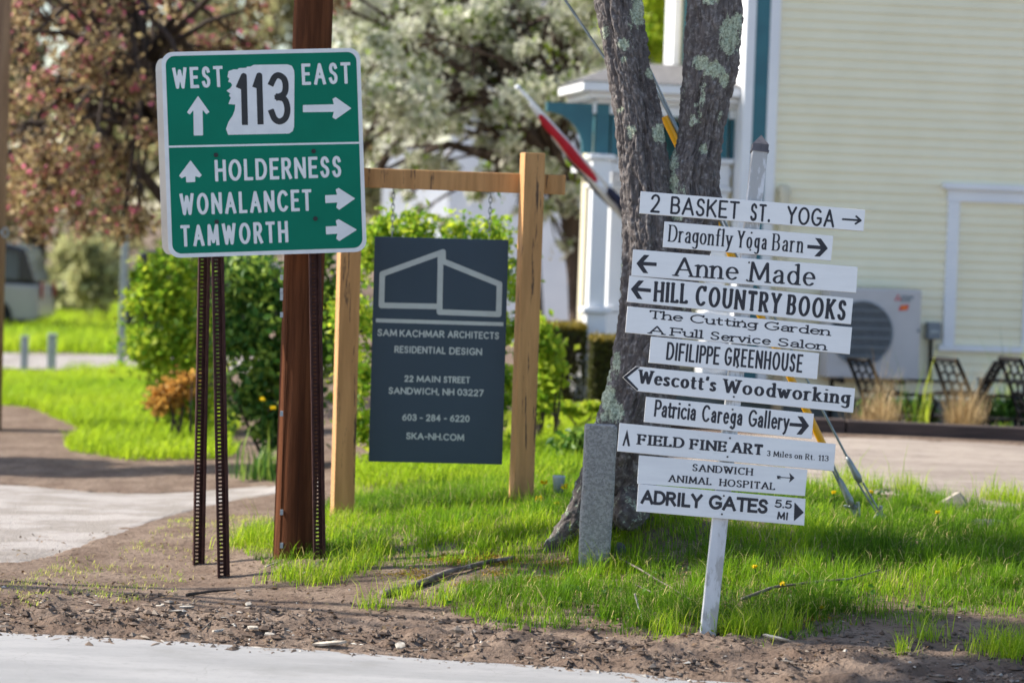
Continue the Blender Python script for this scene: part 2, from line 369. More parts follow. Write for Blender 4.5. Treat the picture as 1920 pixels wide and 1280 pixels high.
ragged = (fbm(RX * 4, RX * 0, 4, 55) - .5) * .16
RY = road_edge(RX) + ragged * np.clip(1 - RV, 0, 1) - RV
tag(link('road', grid_mesh('road', M['asphalt'], RX, RY, zt(RX, RY) + .006)), kind='structure')
FX, FY = np.meshgrid(np.linspace(-90, -2.5, 80), np.linspace(41.1, 46, 12))
tag(link('far_road', grid_mesh('far_road', M['drive'], FX, FY, zt(FX, FY) + .012)), kind='structure')

# ------------------------------------------------------------------ leaves, grass, pebbles (numpy builders)
def unit(v): return v / (np.linalg.norm(v, axis=-1, keepdims=True) + 1e-9)
def leaf_mesh(name, m, C, size, tint, flat=0, aspect=.6):
    n = len(C); N = rng.normal(size=(n, 3)); N[:, 2] += flat; N = unit(N)
    a = unit(np.cross(N, rng.normal(size=(n, 3)))); b = np.cross(N, a)
    L = (size * .5)[:, None] * a; Wd = (size * .5 * aspect)[:, None] * b
    fold = (size * .12)[:, None] * N
    V = np.stack([C - L, C + Wd + fold, C + L, C - Wd + fold], 1).reshape(-1, 3)
    F = np.arange(4 * n).reshape(n, 4)
    return mesh_np(name, V, [F], m, {'tint': np.repeat(tint, 4)})
def blade_mesh(name, m, B, h, width, lean, tint, curl=.35):
    n = len(B); an = rng.uniform(0, 2 * np.pi, n); side = np.stack([np.cos(an), np.sin(an), 0 * an], 1)
    ld = np.stack([np.cos(an + 1.57), np.sin(an + 1.57), 0 * an], 1) * (lean * h)[:, None]
    up = np.array((0, 0, 1.0)); wv = side * width[:, None] * .5
    mid = B + up * (h * .55)[:, None] + ld * .3; tip = B + up * (h * (1 - curl * lean * .5))[:, None] + ld
    V = np.stack([B - wv, B + wv, mid + wv * .75, mid - wv * .75, tip], 1).reshape(-1, 3)
    k = np.arange(n)[:, None] * 5
    return mesh_np(name, V, [k + np.array([[0, 1, 2, 3]]), k + np.array([[3, 2, 4]])], m, {'tint': np.repeat(np.clip(tint, 0, 1), 5)})
def clump_points(clumps, n, shell=.25):
    cl = np.array(clumps, float); wgt = cl[:, 3] ** 2.2; k = rng.choice(len(cl), n, p=wgt / wgt.sum())
    d = unit(rng.normal(size=(n, 3))); r = np.where(rng.random(n) < shell, rng.normal(.92, .12, n), np.abs(rng.normal(0, .8, n)))
    sc = cl[k, 4:5] if cl.shape[1] > 4 else np.ones((n, 1))
    off = d * (r * cl[k, 3])[:, None]; off[:, 2:3] *= sc
    return cl[k, :3] + off, k
# near lawn: where the grass stands, outlined in the photograph and laid on the ground
lawn = [(455, 1003), (520, 985), (612, 962), (660, 905), (800, 890), (1085, 872), (1160, 905), (1500, 903), (1600, 918), (1700, 930), (1990, 955), (1990, 1172), (1920, 1165),
        (1780, 1150), (1640, 1162), (1530, 1178), (1380, 1190), (1200, 1196), (1080, 1188), (960, 1172), (845, 1152), (800, 1125), (880, 1108), (960, 1085), (930, 1062), (820, 1052),
        (730, 1062), (650, 1085), (540, 1085), (500, 1060), (440, 1032)]
bare = [[(735, 1100), (930, 1052), (1060, 1045), (1085, 1080), (1000, 1095), (860, 1105), (760, 1125)]]
def scatter(n, x0, x1, y0, y1):
    return rng.uniform(x0, x1, n), rng.uniform(y0, y1, n)
def lawn_blades():
    x, y = scatter(560000, -2.2, 4.3, 15.3, 22.6); z = zg(x, y); px, py = proj(x, y, z)
    jx = (fbm(x * 2.2, y * 2.2, 3, 1) - .5) * 70; jy = (fbm(x * 2.2, y * 2.2, 3, 2) - .5) * 70
    k = inpoly(px + jx, py + jy, lawn)
    patch = fbm(x * 1.7, y * 1.7, 4, 11); tuft = fbm(x * 6, y * 6, 2, 14)
    dens = np.clip(.3 + 1.5 * (tuft - .3), .12, 1)
    for b in bare: dens = np.where(inpoly(px + jx * .4, py + jy * .4, b), dens * .3, dens); short_ = np.zeros(len(x), bool)
    for b in bare: short_ |= inpoly(px + jx * .4, py + jy * .4, b)
    edge = ~inpoly(px + jx, py + jy + 28, lawn)          # thins towards the road
    dens = np.where(edge, dens * .45, dens)
    zn = [z_ for z_ in zones]; dens = np.where(inpoly(x, y, zn[1]), dens * .03, dens)
    k &= rng.random(len(x)) < dens
    x, y, z, tuft, patch, edge, px = x[k], y[k], z[k], tuft[k], patch[k], edge[k] | short_[k], px[k]
    h = rng.gamma(6, .0175, len(x)) * (.5 + .95 * tuft) * np.where(edge, .6, 1) * np.where(px < 760, .75, 1)
    tint = .02 + .75 * sstep(.25, .75, patch) * (.35 + .65 * rng.random(len(x))) + .3 * rng.random(len(x)) ** 2
    tint = np.where(rng.random(len(x)) < .09, 1, tint)
    return np.stack([x, y, z - .005], 1), np.clip(h, .03, .34), rng.uniform(.003, .0065, len(x)), np.where(tint >= 1, rng.uniform(.8, 2.4, len(x)), rng.gamma(2, .25, len(x))), tint
def tufts(spots, per, rad, hh):
    X = []; 
    for (px, py, k) in spots:
        c = ground_at(px, py); n = int(per * k); r = rng.normal(0, rad * k ** .5, (n, 2)); X.append(c[None, :2] + r)
    X = np.concatenate(X); x, y = X[:, 0], X[:, 1]; n = len(x)
    return np.stack([x, y, zg(x, y) - .004], 1), rng.gamma(5, hh / 5, n), rng.uniform(.003, .006, n), rng.uniform(.3, 1.1, n), rng.uniform(.35, .95, n)
g1 = lawn_blades()
g2 = tufts([(540, 1085, 1.2), (600, 1092, 1), (640, 1075, 1.3), (680, 1062, 1), (700, 1040, 1), (480, 1010, 2), (500, 1020, 2), (455, 1022, 1), (760, 1120, .6),
            (1885, 1222, 2.2), (1910, 1230, 1.5), (1400, 1185, 1.4), (1430, 1195, 1), (1385, 1190, 1), (1470, 1180, 1), (1700, 920, .8), (1712, 925, .5),
            (1860, 935, 1), (1900, 940, 1), (1580, 905, 1), (1640, 915, .8), (1530, 1000, 1), (1250, 1190, .8), (700, 1140, .5), (830, 1130, .8), (1740, 1195, .5), (1690, 1225, .3)], 190, .075, .12)
def far_blades(poly, n, x0, x1, y0, y1, h, wd):
    x, y = scatter(n, x0, x1, y0, y1); z = zt(x, y); px, py = proj(x, y, z)
    jx = (fbm(x * .8, y * .8, 3, 1) - .5) * 60; k = inpoly(px + jx, py + jx * .4, poly); x, y, z = x[k], y[k], z[k]
    patch = fbm(x * .6, y * .6, 3, 19); m = len(x)
    return np.stack([x, y, z], 1), rng.uniform(.5, 1.3, m) * h, np.full(m, wd), rng.uniform(.3, 1.2, m), .35 + .5 * patch + .2 * rng.random(m)
g3 = far_blades([(-60, 704), (60, 702), (290, 694), (360, 715), (440, 800), (420, 862), (240, 862), (110, 838), (150, 805), (70, 770), (-60, 745)], 80000, -9, -2.4, 26, 41, .16, .014)
g4 = far_blades([(-400, 572), (420, 572), (420, 664), (-400, 664)], 90000, -30, -5, 46.2, 72, .3, .035)
g5 = far_blades([(980, 770), (1100, 700), (1180, 760), (1180, 890), (1000, 905), (660, 920), (640, 880), (900, 860)], 30000, -2.2, 1.6, 21.5, 29, .16, .01)
def verge():
    x, y = scatter(60000, -5, -1.3, 15.8, 21.5); z = zg(x, y); px, py = proj(x, y, z); jx = (fbm(x * 3, y * 3, 3, 1) - .5) * 60
    k = inpoly(px + jx, py + jx * .5, [(-80, 1085), (60, 1068), (160, 1045), (300, 985), (390, 962), (500, 948), (510, 985), (480, 1010), (400, 1062), (330, 1095), (230, 1128), (60, 1140), (-80, 1140)])
    k &= rng.random(len(x)) < np.clip(1.6 * (fbm(x * 5, y * 5, 3, 12) - .38), .03, .6); x, y, z = x[k], y[k], z[k]; n = len(x)
    return np.stack([x, y, z - .003], 1), rng.uniform(.012, .045, n), rng.uniform(.003, .006, n), rng.uniform(.5, 1.5, n), np.where(rng.random(n) < .75, rng.uniform(.9, 1, n), rng.uniform(.3, .8, n))
g6 = verge()
for g, lab in ((g6, None), (g1, None), (g2, None), (g3, None), (g4, None), (g5, None)):
    o = link('grass', blade_mesh('grass', M['grass'], *g)); tag(o, kind='stuff')
def cover():
    n = 26000; x, y = scatter(n, -2, 4.2, 15.4, 20.8); z = zg(x, y); px, py = proj(x, y, z)
    k = inpoly(px, py, lawn) & (rng.random(n) < np.clip(3 * (fbm(x * 2.3, y * 2.3, 3, 61) - .5), 0, 1)); x, y, z = x[k], y[k], z[k]; n = len(x)
    return leaf_mesh('ground_cover', M['leaf_deep'], np.stack([x, y, z + rng.uniform(.01, .06, n)], 1), rng.uniform(.014, .04, n), rng.random(n) * .8, 1.6, .8)
tag(link('ground_cover', cover()), kind='stuff')
def litter():
    n = 2600; x, y = scatter(n, -3.6, 4.2, 15.4, 20.5); z = zg(x, y); k = (y - road_edge(x) > .05) & (rng.random(n) < np.where(y - road_edge(x) < 1.6, 1, .45)); x, y, z = x[k], y[k], z[k]; n = len(x)
    return leaf_mesh('leaf_litter', leafmat('dry_leaf', [(0, (.09, .05, .03)), (.6, (.22, .14, .08)), (1, (.42, .32, .2))], .2, .7), np.stack([x, y, z + rng.uniform(.004, .03, n)], 1), rng.uniform(.015, .045, n), rng.random(n), 2.2, .55)
tag(link('leaf_litter', litter()), kind='stuff')
def moss():
    C = []
    for px, py, k in ((830, 1048, 60), (870, 1052, 80), (910, 1046, 90), (945, 1055, 70), (760, 1075, 50), (800, 1085, 60), (1040, 1060, 60), (940, 1075, 50), (990, 1090, 60), (1060, 1085, 50), (880, 1098, 40), (1530, 1160, 60), (1480, 1172, 60)):
        c = ground_at(px, py); r = rng.normal(0, (.07, .05), (k * 5, 2)); x, y = c[0] + r[:, 0], c[1] + r[:, 1]; C.append(np.stack([x, y, zg(x, y) + rng.uniform(0, .014, len(x))], 1))
    C = np.concatenate(C); return leaf_mesh('moss', leafmat('orange_moss', [(0, (.12, .12, .02)), (.5, (.35, .24, .03)), (1, (.6, .34, .04))], .3), C, rng.uniform(.008, .022, len(C)), rng.random(len(C)), 1.5)
tag(link('moss', moss()), kind='stuff')
def pebbles():
    n = 26000; x = rng.uniform(-3.6, 4.2, n); e = np.where(rng.random(n) < .14, -rng.exponential(.07, n), rng.gamma(2.0, .3, n) + .01); y = road_edge(x) + e
    dens = np.clip(fbm(x * 3, y * 3, 3, 41) * 1.9 - .35, .05, 1); k = rng.random(n) < dens; x, y = x[k], y[k]; n = len(x)
    s = rng.gamma(1.6, .0042, n).clip(.002, .03); big = rng.random(n) < .02; s = np.where(big, rng.uniform(.012, .028, n), s); base = np.array([(1, 0, 0), (-1, 0, 0), (0, 1, 0), (0, -1, 0), (0, 0, 1), (0, 0, -1)], float)
    V = base[None] * rng.uniform(.5, 1.4, (n, 6, 1)) * s[:, None, None] * np.where(rng.random((n, 1, 1)) < .35, np.array((2.6, .7, .35)), np.array((1.3, 1, .75))); a = rng.uniform(0, 6.28, n)
    ca, sa = np.cos(a)[:, None], np.sin(a)[:, None]; V = np.stack([V[..., 0] * ca - V[..., 1] * sa, V[..., 0] * sa + V[..., 1] * ca, V[..., 2]], -1)
    V = V + np.stack([x, y, zg(x, y) + s * .3], 1)[:, None]; k = np.arange(n)[:, None] * 6
    F = np.concatenate([k + np.array([t]) for t in [(0, 2, 4), (2, 1, 4), (1, 3, 4), (3, 0, 4), (2, 0, 5), (1, 2, 5), (3, 1, 5), (0, 3, 5)]])
    return mesh_np('loose_stones', V.reshape(-1, 3), [F], M['pebble'], {'tint': np.repeat(np.where(big, rng.random(n) * .6, rng.random(n) ** 1.2), 6)})
tag(link('loose_stones', pebbles()), kind='stuff')

# ------------------------------------------------------------------ lettering: stroke glyphs, meshed from a distance field
def E(cx, cy, rx, ry, a0, a1, n=None):
    n = n or max(6, int(abs(a1 - a0) / 12)); t = np.radians(np.linspace(a0, a1, n)); return [(cx + rx * math.cos(v), cy + ry * math.sin(v)) for v in t]
def S(*p):
    p = np.array(p, float); q = np.vstack([2 * p[0] - p[1], p, 2 * p[-1] - p[-2]]); out = []
    for i in range(1, len(q) - 2):
        for t in np.linspace(0, 1, 6)[:-1]:
            a, b, c, d = q[i - 1:i + 3]
            out.append(tuple(.5 * (2 * b + (c - a) * t + (2 * a - 5 * b + 4 * c - d) * t * t + (3 * b - a - 3 * c + d) * t ** 3)))
    return out + [tuple(p[-1])]
GL_ = {
 'A': (.8, [[(0, 0), (.4, 1), (.8, 0)], [(.15, .34), (.65, .34)]]),
 'B': (.6, [[(0, 0), (0, 1)], [(0, 1), (.3, 1)] + E(.32, .76, .22, .24, 80, -80) + [(.3, .52), (0, .52)], [(.3, .52)] + E(.34, .26, .26, .26, 80, -80) + [(.3, 0), (0, 0)]]),
 'C': (.76, [E(.42, .5, .42, .5, 45, 315)]),
 'D': (.74, [[(0, 0), (0, 1)], [(0, 1), (.26, 1)] + E(.3, .5, .44, .5, 82, -82) + [(.26, 0), (0, 0)]]),
 'E': (.54, [[(0, 0), (0, 1)], [(0, 1), (.54, 1)], [(0, .52), (.45, .52)], [(0, 0), (.54, 0)]]),
 'F': (.52, [[(0, 0), (0, 1)], [(0, 1), (.52, 1)], [(0, .5), (.43, .5)]]),
 'G': (.8, [E(.42, .5, .42, .5, 45, 318) + [(.78, .2), (.78, .44)], [(.5, .44), (.78, .44)]]),
 'H': (.7, [[(0, 0), (0, 1)], [(.7, 0), (.7, 1)], [(0, .52), (.7, .52)]]),
 'I': (.16, [[(.08, 0), (.08, 1)]]),
 'K': (.64, [[(0, 0), (0, 1)], [(.6, 1), (0, .38)], [(.2, .58), (.64, 0)]]),
 'L': (.5, [[(0, 0), (0, 1)], [(0, 0), (.5, 0)]]),
 'M': (.88, [[(0, 0), (.06, 1), (.44, .12), (.82, 1), (.88, 0)]]),
 'N': (.74, [[(0, 0), (0, 1), (.74, 0), (.74, 1)]]),
 'O': (.84, [E(.42, .5, .42, .5, 0, 360, 40)]),
 'P': (.58, [[(0, 0), (0, 1)], [(0, 1), (.3, 1)] + E(.32, .74, .26, .26, 80, -80) + [(.3, .48), (0, .48)]]),
 'R': (.62, [[(0, 0), (0, 1)], [(0, 1), (.3, 1)] + E(.32, .75, .25, .25, 80, -80) + [(.3, .5), (0, .5)], [(.28, .5), (.62, 0)]]),
 'S': (.54, [S((.5, .82), (.42, .95), (.27, 1), (.11, .94), (.04, .77), (.11, .6), (.27, .52), (.44, .42), (.51, .25), (.44, .07), (.26, 0), (.09, .05), (0, .2))]),
 'T': (.62, [[(.31, 0), (.31, 1)], [(0, 1), (.62, 1)]]),
 'U': (.68, [[(0, 1), (0, .34)] + E(.34, .34, .34, .34, 190, 350) + [(.68, .34), (.68, 1)]]),
 'V': (.74, [[(0, 1), (.37, 0), (.74, 1)]]),
 'W': (1.08, [[(0, 1), (.27, 0), (.54, .9), (.81, 0), (1.08, 1)]]),
 'Y': (.7, [[(0, 1), (.35, .48), (.7, 1)], [(.35, .48), (.35, 0)]]),
 '0': (.54, [E(.27, .5, .27, .5, 0, 360, 36)]),
 '1': (.2, [[(0, .8), (.2, 1), (.2, 0)]]),
 '2': (.54, [S((.02, .78), (.1, .93), (.27, 1), (.45, .92), (.51, .74), (.44, .55), (.24, .28), (0, 0)), [(0, 0), (.54, 0)]]),
 '3': (.52, [S((.02, .84), (.12, .96), (.26, 1), (.43, .92), (.48, .76), (.42, .6), (.22, .53)), S((.22, .53), (.44, .47), (.52, .27), (.45, .08), (.26, 0), (.09, .06), (0, .2))]),
 '4': (.58, [[(.42, 0), (.42, 1), (0, .3), (.58, .3)]]),
 '5': (.52, [[(.47, 1), (.1, 1), (.06, .56)], S((.06, .56), (.25, .64), (.45, .55), (.52, .33), (.43, .08), (.22, 0), (0, .12))]),
 '6': (.54, [S((.42, .97), (.2, .8), (.05, .52), (.0, .3)), E(.27, .3, .27, .3, 0, 360, 30)]),
 '7': (.5, [[(0, 1), (.5, 1), (.16, 0)]]),
 '8': (.54, [E(.27, .76, .22, .24, 0, 360, 28), E(.27, .26, .27, .26, 0, 360, 30)]),
 'a': (.42, [S((.04, .5), (.12, .62), (.24, .66), (.36, .6), (.4, .46), (.4, .2), (.4, 0)), S((.4, .4), (.2, .36), (.05, .28), (.01, .14), (.1, .02), (.24, .02), (.4, .14))]),
 'c': (.5, [E(.3, .33, .29, .33, 48, 312)]),
 'd': (.48, [E(.25, .33, .24, .33, 0, 360, 28), [(.48, 0), (.48, 1.05)]]),
 'e': (.5, [[(.03, .36), (.5, .36)], E(.27, .33, .25, .33, 5, 318)]),
 'f': (.32, [S((.38, .98), (.29, 1.04), (.2, .98), (.16, .82), (.16, .6)) + [(.16, 0)], [(0, .63), (.32, .63)]]),
 'g': (.46, [E(.23, .36, .22, .29, 0, 360, 26), [(.46, .66), (.46, 0)] + S((.46, -.04), (.42, -.22), (.24, -.31), (.04, -.24))]),
 'h': (.42, [[(0, 0), (0, 1.05)], S((0, .42), (.09, .58), (.24, .66), (.37, .6), (.42, .42), (.42, .2), (.42, 0))]),
 'i': (.1, [[(.05, 0), (.05, .66)], 'dot', ]),
 'k': (.44, [[(0, 0), (0, 1.05)], [(.38, .66), (0, .26)], [(.13, .38), (.44, 0)]]),
 'l': (.1, [[(.05, 0), (.05, 1.05)]]),
 'n': (.42, [[(0, 0), (0, .66)], S((0, .42), (.09, .58), (.24, .66), (.37, .6), (.42, .42), (.42, .2), (.42, 0))]),
 'o': (.52, [E(.26, .33, .26, .33, 0, 360, 30)]),
 'r': (.3, [[(0, 0), (0, .66)], S((0, .42), (.08, .58), (.2, .66), (.32, .62))]),
 's': (.36, [[(x * .66, y * .66) for x, y in S((.5, .82), (.42, .95), (.27, 1), (.11, .94), (.04, .77), (.11, .6), (.27, .52), (.44, .42), (.51, .25), (.44, .07), (.26, 0), (.09, .05), (0, .2))]]),
 't': (.32, [[(.13, .88), (.13, .2)] + S((.14, .12), (.2, .01), (.34, .05)), [(0, .63), (.32, .63)]]),
 'u': (.42, [S((0, .66), (0, .4), (0, .22), (.06, .06), (.2, 0), (.33, .07), (.42, .22)), [(.42, .66), (.42, 0)]]),
 'v': (.48, [[(0, .66), (.24, 0), (.48, .66)]]),
 'w': (.76, [[(0, .66), (.2, 0), (.38, .6), (.56, 0), (.76, .66)]]),
 'y': (.5, [[(0, .66), (.26, .02)], [(.5, .66), (.26, .02), (.16, -.22), (.03, -.3)]]),
 "'": (.06, [[(.06, 1.04), (.02, .8)]]), '.': (.05, ['pt']), ',': (.06, [[(.06, .06), (0, -.12)]]), '-': (.32, [[(0, .42), (.32, .42)]]),
}
def text_strokes(s, x0, width, cap, serif=0.0, track=.24, rnd=True):
    """strokes (in metres, baseline at y=0) of a string fitted into [x0, x0+width]"""
    items = []; x = 0; nt_ = 0; dw = .012
    for ch in s:
        if ch == ' ': x += .42; continue
        wd, st = GL_[ch]; loc = []
        tops = (.66, 1.05) if ch.islower() else (1.0,)
        for k in st:
            if k == 'dot': loc.append([(x + .05 - dw, .94), (x + .05 + dw, .94)]); continue
            if k == 'pt': loc.append([(x + .025, .0), (x + .025, .07 if rnd else .03)]); continue
            q = [(x + a, b) for a, b in k]; loc.append(q)
            if serif and ch not in "OQ.,'-coS":
                for e0, e1 in ((q[0], q[1]), (q[-1], q[-2])):
                    dx, dy = e0[0] - e1[0], e0[1] - e1[1]; L = math.hypot(dx, dy) + 1e-9
                    if abs(dy) / L > .4 and (abs(e0[1]) < .02 or any(abs(e0[1] - t) < .02 for t in tops)):
                        if ch.islower() and e0[1] > .1 and ch in 'bdhiklnrup': loc.append([(e0[0] - serif * 1.1, e0[1] - .05), (e0[0], e0[1])])
                        elif ch == 'a': loc.append([(e0[0], 0), (e0[0] + serif, .02)])
                        else: loc.append([(e0[0] - serif, e0[1]), (e0[0] + serif, e0[1])])
                    elif abs(dx) / L > .98 and ch in 'EFLTZ' and (abs(e0[0] - x) > .1 or ch == 'T'):
                        sg = 1 if e0[1] < .1 else -1
                        if .3 < e0[1] < .7: loc.append([(e0[0], e0[1] - serif * .8), (e0[0], e0[1] + serif * .8)])
                        else: loc.append([(e0[0], e0[1]), (e0[0], e0[1] + sg * serif * 1.6)])
                if ch in 'CG' and st.index(k) == 0: loc.append([(q[0][0], q[0][1] - .04), (q[0][0] + .02, q[0][1] + .15)])
        items += [(nt_, k) for k in loc]; x += wd; nt_ += 1
    nt_ -= 1; em = width / cap
    if nt_: track = min(track, em * .42 / nt_)         # letters are squeezed or widened, the gaps between them keep their size
    f = (em - nt_ * track) / max(x, 1e-6) if x > .05 else 1
    return [np.array([(x0 + (a * f + m_ * track) * cap, b * cap) for a, b in k]) for m_, k in items]
def field_mesh(strokes, polys, res):
    """strokes: list of (pts, half width x, half width y, round); polys: filled outlines. Returns 2D verts and faces of their union."""
    allp = [k[0] for k in strokes] + [np.array(p) for p in polys]
    mx = max([max(k[1], k[2]) for k in strokes] + [0]) + 3 * res
    lo = np.min([p.min(0) for p in allp], 0) - mx; hi = np.max([p.max(0) for p in allp], 0) + mx
    nx, ny = (np.ceil((hi - lo) / res).astype(int) + 1)
    D = np.full((ny, nx), 1.0)
    def win(p, r):
        a = np.maximum(((p.min(0) - r - lo) / res).astype(int), 0); b = np.minimum(((p.max(0) + r - lo) / res).astype(int) + 2, (nx, ny))
        gx, gy = np.meshgrid(lo[0] + np.arange(a[0], b[0]) * res, lo[1] + np.arange(a[1], b[1]) * res); return a, b, gx, gy
    for pts, tx, ty, rnd in strokes:
        for i in range(len(pts) - 1):
            p, q = pts[i], pts[i + 1]; a, b, gx, gy = win(np.array([p, q]), mx)
            X = (gx - p[0]) / tx; Y = (gy - p[1]) / ty; ux, uy = (q[0] - p[0]) / tx, (q[1] - p[1]) / ty; L = math.hypot(ux, uy) + 1e-12; ux /= L; uy /= L
            al = X * ux + Y * uy; pe = np.abs(-X * uy + Y * ux)
            if rnd: d = np.hypot(np.maximum(np.maximum(-al, al - L), 0), pe) - 1
            else:
                ex = np.maximum(-al - (i == 0), al - L - (i == len(pts) - 2))
                d = np.maximum(pe - 1, ex)
                if i > 0: d = np.minimum(d, np.hypot(X, Y) - 1)
            v = D[a[1]:b[1], a[0]:b[0]]; np.minimum(v, d, out=v)
    for poly in polys:
        poly = np.array(poly, float); a, b, gx, gy = win(poly, 3 * res); ins = inpoly(gx, gy, poly); d = np.full(gx.shape, 9.0)
        for i in range(len(poly)):
            p, q = poly[i - 1], poly[i]; e = q - p; t = np.clip(((gx - p[0]) * e[0] + (gy - p[1]) * e[1]) / (e @ e + 1e-12), 0, 1)
            d = np.minimum(d, np.hypot(gx - p[0] - t * e[0], gy - p[1] - t * e[1]))
        d = np.where(ins, -d, d) / (4 * res); v = D[a[1]:b[1], a[0]:b[0]]; np.minimum(v, d, out=v)
    V = []; F = []; cache = {}
    def pt(i, j):
        k = (i, j)
        if k not in cache: cache[k] = len(V); V.append((lo[0] + i * res, lo[1] + j * res))
        return cache[k]
    def cr(i, j, i2, j2):
        k = (i, j, i2, j2) if (i, j) < (i2, j2) else (i2, j2, i, j)
        if k not in cache:
            a, b = D[k[1], k[0]], D[k[3], k[2]]; t = a / (a - b); cache[k] = len(V)
            V.append((lo[0] + (k[0] + t * (k[2] - k[0])) * res, lo[1] + (k[1] + t * (k[3] - k[1])) * res))
        return cache[k]
    I = D < 0; full = I[:-1, :-1] & I[1:, :-1] & I[:-1, 1:] & I[1:, 1:]; anyi = I[:-1, :-1] | I[1:, :-1] | I[:-1, 1:] | I[1:, 1:]
    for j, i in zip(*np.nonzero(anyi & ~full)):
        cs = [(i, j), (i + 1, j), (i + 1, j + 1), (i, j + 1)]; poly = []
        for c in range(4):
            a, b = cs[c], cs[(c + 1) % 4]; ia, ib = I[a[1], a[0]], I[b[1], b[0]]
            if ia: poly.append(pt(*a))
            if ia != ib: poly.append(cr(*a, *b))
        if len(poly) >= 3: F.append(tuple(poly))
    for j in range(ny - 1):
        r = np.concatenate([[0], full[j].astype(int), [0]]); st = np.nonzero(np.diff(r) == 1)[0]; en = np.nonzero(np.diff(r) == -1)[0]
        for s_, e_ in zip(st, en): F.append((pt(s_, j), pt(e_, j), pt(e_, j + 1), pt(s_, j + 1)))
    return V, F
class Face:
    """a flat plane in the place; drawing on it goes through pixel coordinates of a zoomed view of the photograph"""
    def __init__(s, o, u, v, zoom):
        s.o, s.u, s.v = np.array(o), unit(np.array(u)), unit(np.array(v)); s.n = np.cross(s.u, s.v); s.k, s.zx, s.zy = zoom
    def uv(s, x, y):
        d = ray(s.zx + x / s.k, s.zy + y / s.k); t = ((s.o - CO) @ s.n) / (d @ s.n); q = CO + d * t - s.o; return np.array((q @ s.u, q @ s.v))
    def px(s, length):  # zoomed pixels to metres
        D = np.linalg.norm(s.o - CO); return length / s.k / F_PX * D
    def w(s, uv, lift=0): return s.o + s.u * uv[0] + s.v * uv[1] + s.n * lift
    def letters(s, items, strokes=(), polys=(), res=.0028, lift=.0012):
        """items: (text, x0,y0,x1,y1, cap px, stroke px, contrast, serif, round)"""
        SS = []; PP = []
        for (t, x0, y0, x1, y1, cap, wt, con, ser, rnd) in items:
            a, b = s.uv(x0, y0), s.uv(x1, y1); L = np.linalg.norm(b - a); e = (b - a) / L; nrm = np.array((-e[1], e[0])); h = s.px(wt) / 2
            for k in text_strokes(t, h, L - 2 * h, s.px(cap) - 2 * h * con, ser, (.05 if not rnd and wt >= 19.9 and con == 1 and not ser else .11) + 1.05 * wt / cap + .5 * ser + (.08 if not rnd and con == 1 and wt == 17.5 else 0), rnd):
                q = a + k[:, :1] * e + (k[:, 1:] + h * con) * nrm; SS.append((q, h, h * con, rnd))
        for pts, wt, rnd in strokes: SS.append((np.array([s.uv(*p) for p in pts]), s.px(wt) / 2, s.px(wt) / 2, rnd))
        for p in polys: PP.append(np.array([s.uv(*q) for q in p]))
        V, F = field_mesh(SS, PP, res); return [s.w(v, lift) for v in V], F
    def mark(s, name, m, parent, items=(), strokes=(), polys=(), res=.0028, lift=.0012):
        b = MB(); V, F = s.letters(items, strokes, polys, res, lift); b.add(V, F); return b.build(name, m, parent)

